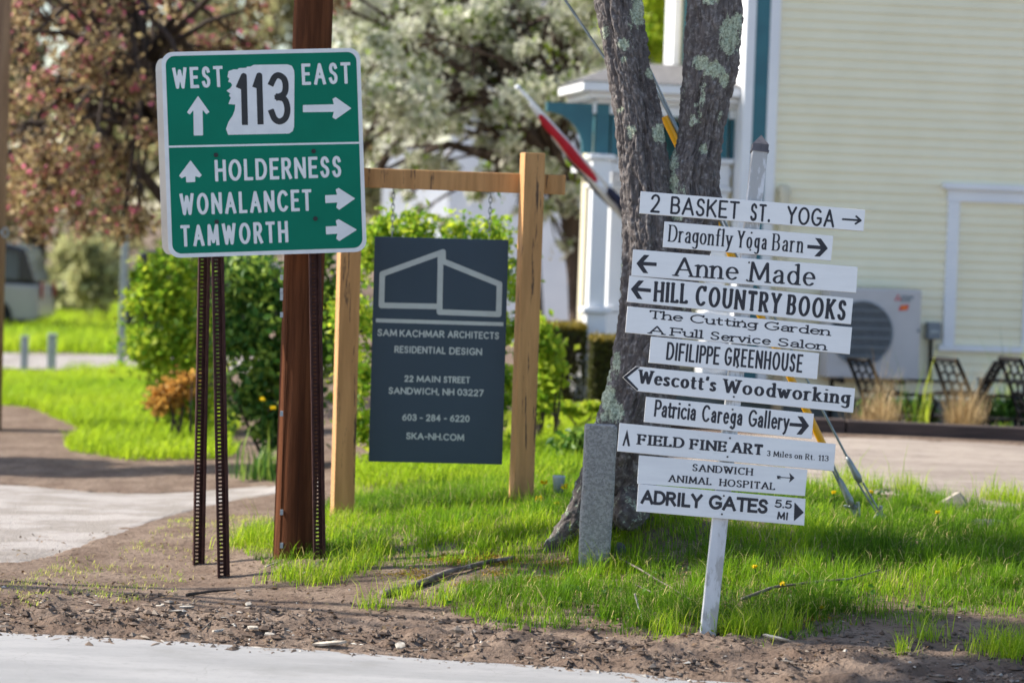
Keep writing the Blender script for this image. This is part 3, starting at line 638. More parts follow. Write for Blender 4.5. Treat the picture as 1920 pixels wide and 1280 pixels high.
# ------------------------------------------------------------------ the white signpost
def signpost():
    TB = .14; nb = unit(np.array((0, -1.0, TB)))            # the post leans back a little
    def PT(px, py, y0=16.08):
        Y = y0
        for _ in range(4): Y = y0 + TB * (P(px, py, Y)[2] - 1.2)
        return P(px, py, Y)
    Yf = 16.08
    base = ground_at(1328, 1180); base[1] = 16.0
    root = thing('signpost', 'leaning weathered white post carrying eleven white name boards beside the tree', 'signpost', tuple(base))
    a, b = PT(1326, 1195, 16.147), PT(1424, 285, 16.147); ax = unit(b - a); rt = unit(np.cross((0, 1, 0), ax)) ; rt = rt if rt[0] > 0 else -rt; bk = np.cross(ax, rt); bk = bk if bk[1] > 0 else -bk
    rot = Matrix((rt, bk, ax)).transposed(); L = np.linalg.norm(b - a); mb = MB(); mb.box((a + b) / 2, (.088, .088, L), rot)
    post = mb.build('post', M['post_paint'], root, bevel=.004)
    c = b; h = .046; q = [c + rt * sx * h + bk * sy * h for sx, sy in ((-1, -1), (1, -1), (1, 1), (-1, 1))]
    cap = MB(); cap.add(q + [p + ax * .04 for p in q] + [c + ax * .1], [(3, 2, 1, 0), (0, 1, 5, 4), (1, 2, 6, 5), (2, 3, 7, 6), (3, 0, 4, 7), (4, 5, 8), (5, 6, 8), (6, 7, 8), (7, 4, 8)])
    q2 = [c + rt * sx * .05 + bk * sy * .05 for sx, sy in ((-1, -1), (1, -1), (1, 1), (-1, 1))]; cap.prism([p - ax * .004 for p in q2], ax * .012)
    cap.build('post_cap', mat('bare_grey_wood', (.15, .14, .16), (.08, .075, .085), 9, .85, .5, 40, stretch=(1, 1, .3)), root)
    Z3 = (3.556, 1140, 340); Z4 = (3.556, 1140, 650)
    sans = lambda t, x0, y0, x1, y1, cap, wt=15, con=1, rnd=False, ser=0: (t, x0, y0, x1, y1, cap * 1.06, wt, con, ser, rnd)
    ser_ = lambda t, x0, y0, x1, y1, cap, wt, con=.45, s=.11: (t, x0, y0, x1, y1, cap * 1.06, wt, con, s, True)
    def arrow(x0, y0, x1, y1, ch, wt): return [([(x0, y0), (x1, y1)], wt, False), (ch, wt, False)]
    B = [
     (Z3, [(218, 66), (1716, 190), (1703, 332), (209, 213)], 'white board lettered 2 BASKET ST. YOGA with a thin arrow to the right',
      [sans('2', 280, 208, 345, 212, 118, 15, 1, True), sans('BASKET', 413, 218, 872, 255, 114, 15, 1, True), sans('ST.', 945, 264, 1080, 275, 112, 15, 1, True), sans('YOGA', 1188, 283, 1507, 309, 114, 15, 1, True)],
      [([(1565, 253), (1684, 261)], 13, True), ([(1655, 234), (1685, 261), (1650, 283)], 13, True)], []),
     (Z3, [(377, 267), (1503, 363), (1487, 528), (365, 437)], 'white board lettered Dragonfly Yoga Barn with a bold arrow to the right',
      [ser_('Dragonfly', 400, 402, 826, 440, 108, 13, .45, .09), ser_('Yoga', 858, 441, 1055, 458, 108, 13, .45, .09), ser_('Barn', 1093, 461, 1297, 478, 108, 13, .45, .09)],
      [([(1341, 436), (1440, 444)], 24, False)], [[(1380, 378), (1420, 382), (1466, 447), (1412, 502), (1375, 500), (1428, 445)]]),
     (Z3, [(167, 453), (1665, 570), (1655, 742), (156, 628)], 'white board lettered Anne Made with a bold arrow to the left',
      [ser_('Anne', 440, 631, 866, 660, 122, 20), ser_('Made', 940, 670, 1378, 700, 130, 20)],
      [([(312, 553), (215, 547)], 24, False)], [[(277, 492), (240, 490), (189, 547), (235, 611), (268, 613), (226, 548)]]),
     (Z3, [(143, 628), (1635, 780), (1620, 952), (127, 802)], 'white board lettered HILL COUNTRY BOOKS with a bold arrow to the left',
      [ser_('HILL', 302, 802, 532, 818, 130, 22, .75, .05), ser_('COUNTRY', 578, 828, 1148, 884, 130, 22, .75, .05), ser_('BOOKS', 1188, 888, 1582, 930, 130, 22, .75, .05)],
      [([(274, 727), (180, 718)], 24, False)], [[(241, 662), (204, 660), (152, 718), (196, 783), (230, 786), (189, 720)]]),
     (Z3, [(130, 832), (1628, 972), (1612, 1152), (115, 1006)], 'white board lettered The Cutting Garden A Full Service Salon',
      [ser_('The', 272, 914, 497, 936, 54, 13, .55, .1), ser_('Cutting', 545, 941, 990, 983, 54, 13, .55, .1), ser_('Garden', 1040, 988, 1477, 1030, 54, 13, .55, .1),
       ser_('A', 272, 1014, 375, 1024, 53, 13, .55, .1), ser_('Full', 418, 1029, 632, 1049, 53, 13, .55, .1), ser_('Service', 680, 1054, 1083, 1092, 53, 13, .55, .1), ser_('Salon', 1130, 1097, 1452, 1127, 53, 13, .55, .1)], [], []),
     (Z3, [(287, 1032), (1408, 1145), (1394, 1318), (271, 1207)], 'short white board lettered DIFILIPPE GREENHOUSE',
      [sans('DIFILIPPE', 385, 1189, 740, 1224, 114, 14.5), sans('GREENHOUSE', 772, 1226, 1293, 1276, 116, 14.5)], [], []),
     (Z4, [(185, 130), (1648, 277), (1634, 439), (195, 295), (97, 203)], "white board with a pointed black edged left end lettered Wescott's Woodworking",
      [ser_("Wescott's", 198, 243, 720, 300, 88, 21, .42, .1), ser_('Woodworking', 765, 305, 1610, 385, 88, 21, .42, .1)], [],
      [[(187, 132), (216, 134), (128, 204), (203, 282), (195, 293), (99, 203)]]),
     (Z4, [(254, 332), (1373, 445), (1358, 613), (239, 500)], 'white board lettered Patricia Carega Gallery with a bold arrow to the right',
      [sans('Patricia', 305, 464, 582, 493, 108, 14), sans('Carega', 622, 498, 892, 526, 108, 14), sans('Gallery', 932, 530, 1205, 558, 108, 14)],
      [([(1221, 517), (1310, 524)], 23, False)], [[(1262, 461), (1298, 465), (1341, 526), (1291, 585), (1256, 583), (1303, 524)]]),
     (Z4, [(77, 507), (1518, 647), (1505, 827), (62, 695)], 'long white board lettered FIELD FINE ART 3 Miles on Rt. 113 with an arrow up',
      [ser_('FIELD', 195, 650, 508, 676, 66, 19, .42, .12), ser_('FINE', 545, 682, 790, 700, 66, 19, .42, .12), ser_('ART', 822, 704, 1030, 722, 68, 19, .42, .12),
       ser_('3', 1058, 727, 1082, 729, 36, 7), ser_('Miles', 1102, 731, 1226, 741, 36, 7), ser_('on', 1242, 744, 1293, 748, 36, 7), ser_('Rt.', 1315, 750, 1378, 755, 36, 7), ser_('113', 1400, 757, 1470, 763, 36, 7)],
      [], [[(95, 658), (128, 548), (147, 661), (133, 663), (122, 610), (107, 660)]]),
     (Z4, [(207, 722), (1330, 817), (1313, 993), (195, 910)], 'white board lettered SANDWICH ANIMAL HOSPITAL with a small feathered arrow',
      [ser_('SANDWICH', 560, 827, 964, 858, 46, 11, .45, .1), ser_('ANIMAL', 402, 899, 690, 922, 46, 11, .45, .1), ser_('HOSPITAL', 742, 926, 1114, 954, 46, 11, .45, .1)],
      [([(1130, 868), (1215, 873)], 6, False), ([(1128, 860), (1150, 861)], 4, False), ([(1128, 876), (1150, 878)], 4, False)], [[(1208, 838), (1244, 873), (1206, 906), (1216, 873)]]),
     (Z4, [(203, 912), (1317, 1012), (1308, 1190), (190, 1095)], 'lowest white board with chipped paint lettered ADRILY GATES 5.5 MI',
      [sans('ADRILY', 216, 1044, 625, 1078, 90, 20), sans('GATES', 668, 1080, 1064, 1114, 92, 20), sans('5.5', 1110, 1070, 1224, 1080, 52, 10), sans('MI', 1126, 1148, 1200, 1156, 50, 11)],
      [], [[(1243, 1034), (1306, 1103), (1239, 1161)]]),
    ]
    for i, (Z, cs, lab, items, strokes, polys) in enumerate(B):
        yf = Yf + (.004 if i % 2 else 0)
        q = [PT(Z[1] + x / Z[0], Z[2] + y / Z[0], yf) for x, y in cs]
        mb = MB(); mb.prism(q, -nb * .018); worn = i >= 8
        bd = mb.build('sign_board', M['white_worn'] if i == 10 else M['white_aged'] if i >= 8 else M['white_board'], root, bevel=.0015); bd['label'] = lab
        bl = q[3]; u = unit(q[2] - bl); v = unit(np.cross(-nb, u)); v = v if v[2] > 0 else -v
        f = Face(bl, u, v, Z); f.n = nb
        for it in items: f.mark('lettering', M['black_letter'], bd, [it], res=.0026 if i != 8 else .002)
        if i in (9,): f.mark('arrow', M['black_letter'], bd, [], strokes[:1] + strokes[1:], polys + [[(1128, 858), (1134, 878), (1150, 868)]])
        elif strokes or polys: f.mark('arrow' if i != 6 else 'black_edge', M['black_letter'], bd, [], strokes, polys)
        for t in (.16, .84):
            sc = MB()
            tl, tr = q[0], q[1]; 
            if i == 6: bl_ = q[3]
            mid_u = None
            best = None
            for s_ in np.linspace(0, 1, 200):   # where the post's axis crosses the board
                p = (q[0] * (1 - s_) + q[1] * s_) * (1 - t) + (q[3] * (1 - s_) + q[2] * s_) * t
                d = abs((p - a) @ rt)
                if best is None or d < best[0]: best = (d, p)
            p = best[1]; sc.tube([p + nb * .003, p - nb * .004], .0055, 10); sc.build('screw', M['screw'], bd)
    return root
signpost()

# ------------------------------------------------------------------ the green route sign
def route_sign():
    Z = (2.977, 280, 70); Y0 = 18.4
    base = ground_at(420, 1087); base[1] = 18.45
    root = thing('road_sign', 'large green route 113 sign with white lettering on two rusty channel posts', 'road sign', tuple(base))
    tl, tr, br, bl = P(280 + 100 / 2.977, 70 + 84 / 2.977, Y0), P(280 + 1193 / 2.977, 70 + 58 / 2.977, Y0 + .18), P(280 + 1214 / 2.977, 70 + 1196 / 2.977, Y0 + .18), P(280 + 108 / 2.977, 70 + 1232 / 2.977, Y0)
    u = unit(br - bl); v = tl - bl; v = unit(v - u * (v @ u)); f = Face(bl, u, v, Z)
    W, H = np.linalg.norm(br - bl), np.linalg.norm(tl - bl)
    def rrect(x0, y0, x1, y1, r, n=9):
        o = []
        for cx, cy, a0 in ((x1 - r, y1 - r, 0), (x0 + r, y1 - r, 90), (x0 + r, y0 + r, 180), (x1 - r, y0 + r, 270)):
            o += [(cx + r * math.cos(R(a0 + 90 * k / n)), cy + r * math.sin(R(a0 + 90 * k / n))) for k in range(n + 1)]
        return o
    out = rrect(0, 0, W, H, .075); mb = MB(); mb.prism([f.w(p, 0) for p in out], -f.n * .004)
    panel = mb.build('sign_panel', M['sign_white'], root)
    g = MB(); inn = rrect(.026, .026, W - .026, H - .026, .06); g.add([f.w(p, .0008) for p in inn], [tuple(range(len(inn)))]); g.build('green_field', M['sign_green'], panel)
    hw = lambda t, x0, y0, x1, y1, cap: (t, x0, y0, x1, y1, cap, 17.5, 1, 0, False)
    shield = [(436, 222), (442, 190), (470, 180), (492, 181), (500, 173), (540, 172), (546, 165), (565, 165), (582, 155), (770, 152), (795, 160), (808, 185), (810, 215), (808, 500), (800, 525), (780, 538), (440, 545), (428, 512), (442, 472), (464, 440), (477, 408), (480, 376), (441, 374), (449, 352), (456, 340), (444, 325), (453, 316), (430, 299), (452, 285), (462, 270), (456, 255), (440, 250), (446, 232)]
    f.mark('lettering', M['sign_white'], panel,
           strokes=[], items=[hw('WEST', 134, 290, 414, 278, 117)], res=.0035, lift=.0018)
    for it in (hw('EAST', 853, 268, 1126, 259, 119), hw('HOLDERNESS', 368, 805, 1074, 781, 119), hw('WONALANCET', 173, 994, 908, 968, 120), hw('TAMWORTH', 178, 1169, 777, 1144, 119)):
        f.mark('lettering', M['sign_white'], panel, [it], res=.0035, lift=.0018)
    f.mark('dividing_line', M['sign_white'], panel, strokes=[([(112, 611), (1186, 589)], 11, False)], res=.0035, lift=.0018)
    f.mark('arrow', M['sign_white'], panel, polys=[[(272, 328), (336, 418), (318, 430), (297, 405), (300, 548), (248, 549), (246, 408), (226, 432), (210, 420)]], res=.004, lift=.0018)
    f.mark('arrow', M['sign_white'], panel, polys=[[(857, 379), (1030, 375), (1022, 345), (1040, 335), (1128, 397), (1040, 459), (1022, 448), (1030, 417), (857, 419)]], res=.004, lift=.0018)
    f.mark('arrow', M['sign_white'], panel, polys=[[(230, 687), (293, 770), (280, 783), (256, 775), (256, 808), (206, 810), (204, 776), (180, 787), (166, 773)]], res=.004, lift=.0018)
    for y in (0, 174):
        f.mark('arrow', M['sign_white'], panel, polys=[[(981 + y * .02, 882 + y), (1048, 879 + y), (1040, 850 + y), (1056, 841 + y), (1149 + y * .06, 900 + y), (1060, 963 + y), (1043, 950 + y), (1050, 922 + y), (983 + y * .02, 926 + y)]], res=.004, lift=.0018)
    sh = f.mark('route_shield', M['sign_white'], panel, polys=[shield], res=.004, lift=.002)
    f.mark('route_number', M['sign_black'], panel, [('1', 493, 491, 551, 490, 287, 34, 1, 0, False), ('1', 585, 488, 638, 487, 287, 34, 1, 0, False), ('3', 668, 489, 790, 487, 290, 34, 1, 0, False)], res=.0035, lift=.0032)
    for x, y in ((372, 657), (917, 636), (376, 1030), (927, 1012)):
        b = MB(); c = f.w(f.uv(x, y)); b.tube([c - f.n * .006, c + f.n * .006], .015, 10); b.tube([c + f.n * .0061, c + f.n * .016], .01, 6); b.build('bolt', M['sign_black'], panel)
    def channel(name, p0, p1, face_n, parent, wd=.085):
        """perforated U channel: flanges and a web with a row of holes"""
        ax = unit(p1 - p0); L = np.linalg.norm(p1 - p0); n_ = unit(np.array(face_n) - ax * (np.array(face_n) @ ax)); s = np.cross(ax, n_); mb = MB()
        rot = Matrix((s, n_, ax)).transposed(); c = (p0 + p1) / 2
        for k in (-1, 1):
            mb.box(c + s * k * .036, (.013, .005, L), rot); mb.box(c + s * k * .0295 - n_ * .018, (.004, .034, L), rot); mb.box(c + s * k * .0205 - n_ * .036, (.019, .004, L), rot)
        m = int(L / .0254)
        for i in range(m): mb.box(p0 + ax * (i + .5) * .0254 - n_ * .036, (.028, .004, .0158), rot)
        return mb.build(name, M['rust'], parent)
    d = f.n
    for x0, y0, yb, xt, yt, Yb in ((419, 1100, 18.44, 405, 290, 18.5), (599, 1050, 18.66, 588, 270, 18.62)):
        pb = P(x0, y0, Y0 + .07 + (x0 - 400) / 200 * .1); pt_ = f.w(f.uv((xt - 280) * 2.977, (yt - 70) * 2.977)) - d * .03
        pb = pb + np.array((0, .03, 0)); channel('post', pb, pt_, d + np.array((.35, 0, 0)), root)
    # the sign that stands back to back with it, of which only an edge and a post show
    base2 = ground_at(373, 1047); base2[1] = 19.1
    r2 = thing('road_sign', 'pale bare back edge of a second sign behind the green sign, on one rusty post', 'road sign', tuple(base2))
    k = 1.0; off = np.array((-.118, .62, .012)); out2 = [f.w((p[0] * .6, p[1] * .985), 0) + off for p in out]
    mb = MB(); mb.prism(out2, -f.n * .005); mb.build('sign_panel', M['sign_back'], r2)
    pb = P(373, 1060, 19.06); pt_ = P(387, 300, 19.06); channel('post', pb, pt_, d + np.array((.5, 0, 0)), r2)
    return root
route_sign()

# ------------------------------------------------------------------ utility pole behind the green sign
def utility_pole():
    pb = P(550, 1060, 18.95); base = ground_at(552, 1042); base[1] = pb[1]
    root = thing('utility_pole', 'tall reddish brown wooden utility pole rising behind the green road sign', 'utility pole', tuple(base))
    top = pb + np.array((.03, 0, 8.9)); n = 40; zs = np.linspace(0, 1, 60); V = []; F = []
    for i, t in enumerate(zs):
        r = .142 - .03 * t
        for k in range(n):
            a = 2 * math.pi * k / n; rr = r * (1 + .03 * math.sin(3 * a + 1) * .5 + .02 * float(vnoise(np.array(a * 6), np.array(t * 2.0), 3) - .5) - .05 * max(0, math.sin(a * 5 + 2)) ** 20)
            V.append(pb + (top - pb) * t + np.array((rr * math.cos(a), rr * math.sin(a), 0)))
    for i in range(59):
        for k in range(n): F.append((i * n + k, i * n + (k + 1) % n, (i + 1) * n + (k + 1) % n, (i + 1) * n + k))
    F.append(tuple(range(59 * n, 60 * n))); MB().add(V, F).build('pole_shaft', M['pole'], root, smooth=True)
    mb = MB(); mb.tube([pb + np.array((-.085, -.115, t)) for t in np.linspace(0, 3.4, 8)], .004, 6); mb.build('ground_wire', M['pole'], root)
    for py in (520, 545, 556, 590, 775, 960, 1022):
        p = P(528, py, 18.82); t = MB(); t.box(p, (.02, .012, .035 if py != 556 else .05)); t.build('staple', M['steel_pale'], root)
    return pb, top
pole_b, pole_t = utility_pole()

# ------------------------------------------------------------------ timber frame and the hanging sign
def sign_frame():
    base = ground_at(800, 960); base[1] = 20.45
    root = thing('sign_frame', 'open timber frame of two posts and a crossbeam standing in the grass', 'sign frame', tuple(base))
    def beam(name, a, b, w_, d_, yaw=.0):
        a, b = np.array(a), np.array(b); ax = unit(b - a); s = unit(np.cross((math.sin(yaw), math.cos(yaw), 0), ax)); t = np.cross(ax, s); rot = Matrix((s, t, ax)).transposed()
        return MB().box((a + b) / 2, (w_, d_, np.linalg.norm(b - a)), rot).build(name, M['cedar'], root, bevel=.006)
    Y = 20.42
    beam('post', P(641, 985, Y), P(659, 300, Y), .15, .15, -.24)
    beam('post', P(976, 968, Y), P(999, 287, Y), .15, .15, -.24)
    a, b = P(618, 331, Y + .09), P(1060, 347, Y + .09); beam('crossbeam', a, b, .14, .1)
sign_frame()
def hanging_sign():
    Z2 = (2.0646, 600, 270); Z7 = (3.84, 660, 300); Y = 20.46
    q = [P(Z2[1] + x / Z2[0], Z2[2] + y / Z2[0], Y) for x, y in ((212, 358), (730, 372), (705, 1240), (188, 1228))]
    root = thing('hanging_sign', 'dark slate blue architect sign with pale lettering hanging by two chains from the timber frame', 'hanging sign', tuple((q[2] + q[3]) / 2))
    u = unit(q[2] - q[3]); v = unit(np.cross((0, 1, 0), u)); v = v if v[2] > 0 else -v
    mb = MB(); mb.prism(q, (0, .035, 0)); pan = mb.build('panel', M['slate'], root, bevel=.003)
    f = Face(q[3], u, v, Z2); f.n = np.array((0, -1.0, 0)); f7 = Face(q[3], u, v, Z7); f7.n = f.n
    g = lambda t, x0, y0, x1, y1, cap, wt=5.2: (t, x0, y0, x1, y1, cap, wt, 1, 0, True)
    for it in [g('SAM', 222, 743, 298, 745, 28), g('KACHMAR', 308, 746, 482, 750, 28), g('ARCHITECTS', 494, 750, 693, 756, 28), g('RESIDENTIAL', 288, 808, 487, 813, 28), g('DESIGN', 500, 814, 627, 818, 28),
           g('22', 326, 920, 362, 921, 26), g('MAIN', 374, 921, 466, 923, 26), g('STREET', 478, 924, 581, 926, 26), g('SANDWICH,', 265, 967, 462, 971, 27), g('NH', 474, 972, 520, 973, 27), g('03227', 531, 973, 633, 977, 27),
           g('603 - 284 - 6220', 318, 1070, 579, 1076, 27), g('SKA-NH.COM', 333, 1142, 558, 1149, 27)]: f.mark('lettering', M['slate_letter'], pan, [it], res=.0032)
    f7.mark('logo', M['slate_letter'], pan, strokes=[
           ([(655, 700), (655, 662), (218, 820), (212, 1046), (632, 1054)], 40, False), ([(638, 700), (630, 1094), (1056, 1110), (1062, 893), (655, 728)], 40, False), ([(638, 680), (636, 720)], 40, False)], res=.004)
    f7.mark('rule', M['slate_letter'], pan, strokes=[([(186, 1154), (1076, 1181)], 28, False)], res=.004)
    for px, y0, y1 in ((737, 352, 446), (919, 360, 450)):
        ch = MB(); a, b = P(px + 1, y0, Y + .03), P(px - 2, y1, Y + .02); n = 9
        for i in range(n):
            c = a + (b - a) * (i + .5) / n; h = np.linalg.norm(b - a) / n * .72; pts = []
            for k in range(11):
                an = 2 * math.pi * k / 10; e = np.array((1.0, 0, 0)) if i % 2 else np.array((0, 1.0, 0)); pts.append(c + e * .011 * math.cos(an) + np.array((0, 0, 1)) * h * math.sin(an))
            ch.tube(pts, .0032, 6, cap=False)
        ch.build('chain', M['steel'], root)
hanging_sign()

# ------------------------------------------------------------------ the lichened twin-stemmed tree
def bark_material():
    m, n, b = nodes('scaly_lichened_bark')
    pl = n.nodes.new('ShaderNodeAttribute'); pl.attribute_name = 'plate'
    li = n.nodes.new('ShaderNodeAttribute'); li.attribute_name = 'lichen'
    cr = n.nodes.new('ShaderNodeAttribute'); cr.attribute_name = 'crack'
    t = tex(n, 'ShaderNodeTexNoise', 28, 8, Roughness=.7)
    c = mixc(n, pl.outputs['Fac'], (.085, .07, .068), (.18, .155, .15)); c = mixc(n, ramp(n, t.outputs[0], .48, .7), c, (.34, .31, .3))
    cm = n.nodes.new('ShaderNodeMath'); cm.operation = 'MULTIPLY'; n.links.new(cr.outputs['Fac'], cm.inputs[0]); cm.inputs[1].default_value = .6; c = mixc(n, cm.outputs[0], c, (.05, .04, .038))
    t2 = tex(n, 'ShaderNodeTexNoise', 60, 8, Roughness=.75); t3 = tex(n, 'ShaderNodeTexNoise', 12, 8, Roughness=.75)
    lc = mixc(n, ramp(n, t2.outputs[0], .38, .62), (.24, .27, .19), (.6, .65, .5))
    ad = n.nodes.new('ShaderNodeMath'); ad.operation = 'ADD'; n.links.new(li.outputs['Fac'], ad.inputs[0]); n.links.new(t3.outputs[0], ad.inputs[1])
    t4 = tex(n, 'ShaderNodeTexNoise', 38, 8, Roughness=.8); ad2 = n.nodes.new('ShaderNodeMath'); ad2.operation = 'MULTIPLY_ADD'; n.links.new(t4.outputs[0], ad2.inputs[0]); ad2.inputs[1].default_value = 2.4; n.links.new(ad.outputs[0], ad2.inputs[2])
    c = mixc(n, ramp(n, ad2.outputs[0], 2.12, 2.22), c, lc)
    n.links.new(c, b.inputs['Base Color']); b.inputs['Roughness'].default_value = .8; b.inputs['Specular IOR Level'].default_value = .25
    bump(n, t2.outputs[0], b, .8, .012); return m
M['bark'] = bark_material()
def trunk_mesh(stems, patches):
    Vs = []; Fs = []; A = {'plate': [], 'lichen': [], 'crack': []}; off = 0
    for si, (rows, Yc, ns, nk) in enumerate(stems):
        rows = np.array(rows, float); ys_ = np.linspace(rows[0, 0], rows[-1, 0], ns)
        l, r_, yy = (np.interp(ys_, rows[:, 0], rows[:, i]) for i in (1, 2, 3))
        for _ in range(6):
            for a_ in (l, r_, yy): a_[1:-1] = (a_[:-2] + 2 * a_[1:-1] + a_[2:]) / 4
        c = np.array([P((a + b) / 2, y, Y) for a, b, y, Y in zip(l, r_, ys_, yy)])
        rad = (r_ - l) / 2 / F_PX * yy
        s = np.concatenate([[0], np.cumsum(np.linalg.norm(np.diff(c, axis=0), axis=1))])
        a = np.linspace(0, 2 * np.pi, nk, endpoint=False); AA, SS = np.meshgrid(a, s); RR = rad[:, None] + 0 * AA
        arc = AA * .26
        wx = arc + .03 * (fbm(arc * 9, SS * 6, 3, 60 + si) - .5); wy = SS + .05 * (fbm(arc * 8, SS * 8, 3, 70 + si) - .5)
        f1, f2, idv = voro(wx * 24, wy * 11, 80 + si); g1_, g2_, id2 = voro(wx * 85, wy * 60, 90 + si); fn = fbm(wx * 45, wy * 30, 4, 44 + si) - .5; fiss = fbm(wx * 16, wy * 3, 3, 51 + si)
        crack = sstep(.2, .0, f2 - f1); curl = sstep(.0, .5, f2 - f1)
        low = fbm(AA * 1.3, SS * 1.2, 3, 20 + si) - .5
        disp = .007 * curl * (.3 + idv) + .004 * id2 + .028 * fn + .05 * low - .003 * crack - .026 * sstep(.48, .6, fiss)
        disp *= np.minimum(1, RR / .15); rr = RR + disp - .012
        V = np.stack([c[:, None, 0] + rr * np.cos(AA), c[:, None, 1] + rr * np.sin(AA), c[:, None, 2] + 0 * AA], -1).reshape(-1, 3)
        i = np.arange(ns)[:, None] * nk; k = np.arange(nk); kn = (k + 1) % nk
        Fq = np.stack([i[:-1] + k, i[:-1] + kn, i[1:] + kn, i[1:] + k], -1).reshape(-1, 4) + off
        px, py = proj(V[:, 0], V[:, 1], V[:, 2]); li = np.zeros(len(V))
        front = V[:, 1] < (c[:, None, 1] + .0 * AA).ravel() + .05
        for (x, y, ax_, ay_, st) in patches:
            d = np.hypot((px - x) / ax_, (py - y) / ay_) * 1.12; li = np.maximum(li, st * sstep(1.25, .35, d) * front)
        bg_ = sstep(.62, .8, fbm(AA * 2, SS * 3, 4, 33 + si)) * .45; li = np.maximum(li, bg_.ravel())
        li = np.where(front, li, np.maximum(li, .35))
        Vs.append(V); Fs.append(Fq[:, ::-1]); A['plate'].append(idv.ravel() * .7 + id2.ravel() * .3); A['lichen'].append(li); A['crack'].append((crack * .8).ravel()); off += len(V)
    return mesh_np('trunk', np.concatenate(Vs), Fs, M['bark'], {k: np.concatenate(v) for k, v in A.items()}, smooth=True)
def big_tree():
    base = ground_at(1180, 978); base[1] = 18.4
    root = thing('tree', 'dark scaly barked tree with two lichened stems forking above the white signpost', 'tree', tuple(base))
    Yt = 18.3
    left = [(-900, 990, 1050, Yt), (-200, 1088, 1178, Yt), (0, 1113, 1208, Yt), (97, 1131, 1218, Yt), (200, 1151, 1240, Yt), (300, 1159, 1254, Yt), (360, 1163, 1263, Yt), (460, 1166, 1282, Yt), (560, 1162, 1285, Yt), (610, 1157, 1283, Yt),
            (700, 1143, 1276, Yt), (740, 1132, 1270, Yt), (790, 1116, 1262, Yt), (850, 1098, 1247, Yt + .02), (900, 1084, 1235, Yt + .05), (935, 1070, 1228, Yt + .1), (965, 1056, 1225, Yt + .15), (1010, 1048, 1230, Yt + .2)]
    right = [(-900, 1420, 1490, Yt + .1), (-200, 1305, 1405, Yt + .05), (0, 1284, 1396, Yt), (97, 1279, 1389, Yt), (150, 1276, 1380, Yt), (200, 1272, 1366, Yt), (255, 1271, 1358, Yt), (285, 1262, 1353, Yt), (310, 1250, 1350, Yt), (350, 1246, 1349, Yt), (372, 1246, 1355, Yt),
             (400, 1248, 1356, Yt), (470, 1225, 1334, Yt + .03), (530, 1200, 1312, Yt + .06), (590, 1185, 1296, Yt + .08), (700, 1170, 1270, Yt + .1)]
    z5 = lambda x, y, a, b, s=.75: (960 + x / 3.2, y / 3.2, a / 3.2, b / 3.2, s)
    patches = [z5(760, 70, 70, 130), z5(562, 190, 34, 60, .7), z5(668, 268, 52, 52), z5(672, 360, 34, 36, .6), z5(835, 440, 48, 56), z5(885, 800, 66, 90), z5(715, 790, 40, 60, .6), z5(1300, 220, 80, 180), z5(1130, 375, 66, 70),
               z5(1215, 420, 90, 80), z5(1345, 130, 60, 80), z5(1150, 895, 36, 46), z5(1190, 10, 80, 30), z5(1085, 730, 40, 60, .6), z5(1105, 630, 26, 26, .6), z5(1270, 480, 40, 80), z5(970, 960, 40, 120, .7), z5(970, 1100, 40, 120, .65), z5(1250, 700, 30, 60, .5), z5(650, 660, 34, 34, .55),
               (1140, 745, 22, 40, .75), (1136, 700, 18, 40, .6), (1156, 680, 12, 40, .6), (1150, 770, 30, 30, .7), (1135, 780, 16, 16, .7), (1105, 800, 30, 60, .5), (1270, 405, 18, 14, .7)]
    o = link('trunk', trunk_mesh([(left, Yt, 560, 210), (right, Yt, 380, 190)], patches), root)
    me = o.data; co = np.empty(len(me.vertices) * 3, np.float32); me.vertices.foreach_get('co', co); co = co.reshape(-1, 3) - base.astype(np.float32); me.vertices.foreach_set('co', co.ravel())
    # root flare running out to the left, then the limbs and the crown above the frame
    mb = MB(); gp = lambda px, Y, h: np.array((P(px, 950, Y)[0], Y, float(zg(P(px, 950, Y)[0], Y)) + h))
    r0 = [P(1130, 850, Yt + .05), gp(1100, Yt + .02, .22), gp(1076, Yt, .1), gp(1050, Yt - .04, .03), gp(1020, Yt - .08, -.06)]; mb.tube(r0, [.09, .1, .085, .065, .03], 20)
    mb.tube([P(1190, 930, Yt), P(1180, 960, Yt - .25), P(1170, 985, Yt - .4)], [.16, .12, .05], 14)
    ro = mb.build('root', M['bark_root'], root, smooth=True); sb = ro.modifiers.new('sub', 'SUBSURF'); sb.levels = sb.render_levels = 3; tx_ = bpy.data.textures.new('bark_bumps', 'CLOUDS'); tx_.noise_scale = .05; dm = ro.modifiers.new('rough', 'DISPLACE'); dm.texture = tx_; dm.strength = .05
    tl, tr = P(1020, -900, Yt), P(1455, -900, Yt + .1); limbs = MB(); cl = []
    for s_, (dx, dy, dz) in ((tl, (-1.6, .6, 2.2)), (tl, (.2, -.8, 2.6)), (tr, (1.7, .3, 2.0)), (tr, (.4, 1.2, 2.5)), (tr, (1.4, -1., 1.6))):
        e = s_ + np.array((dx, dy, dz)); mdl = (s_ + e) / 2 + np.array((.1, 0, .2)); limbs.tube([s_ - (0, 0, .15), mdl, e], [.09, .06, .02], 8); cl += [(*e, .9, .7), (*mdl, .6, .7)]
    limbs.build('limb', M['bark_dark'], root, smooth=True)
    pts, _ = clump_points(cl, 7000); me = leaf_mesh('crown', M['leaf_green'], pts - base, rng.uniform(.05, .09, len(pts)), rng.random(len(pts))); link('crown', me, root)
big_tree()

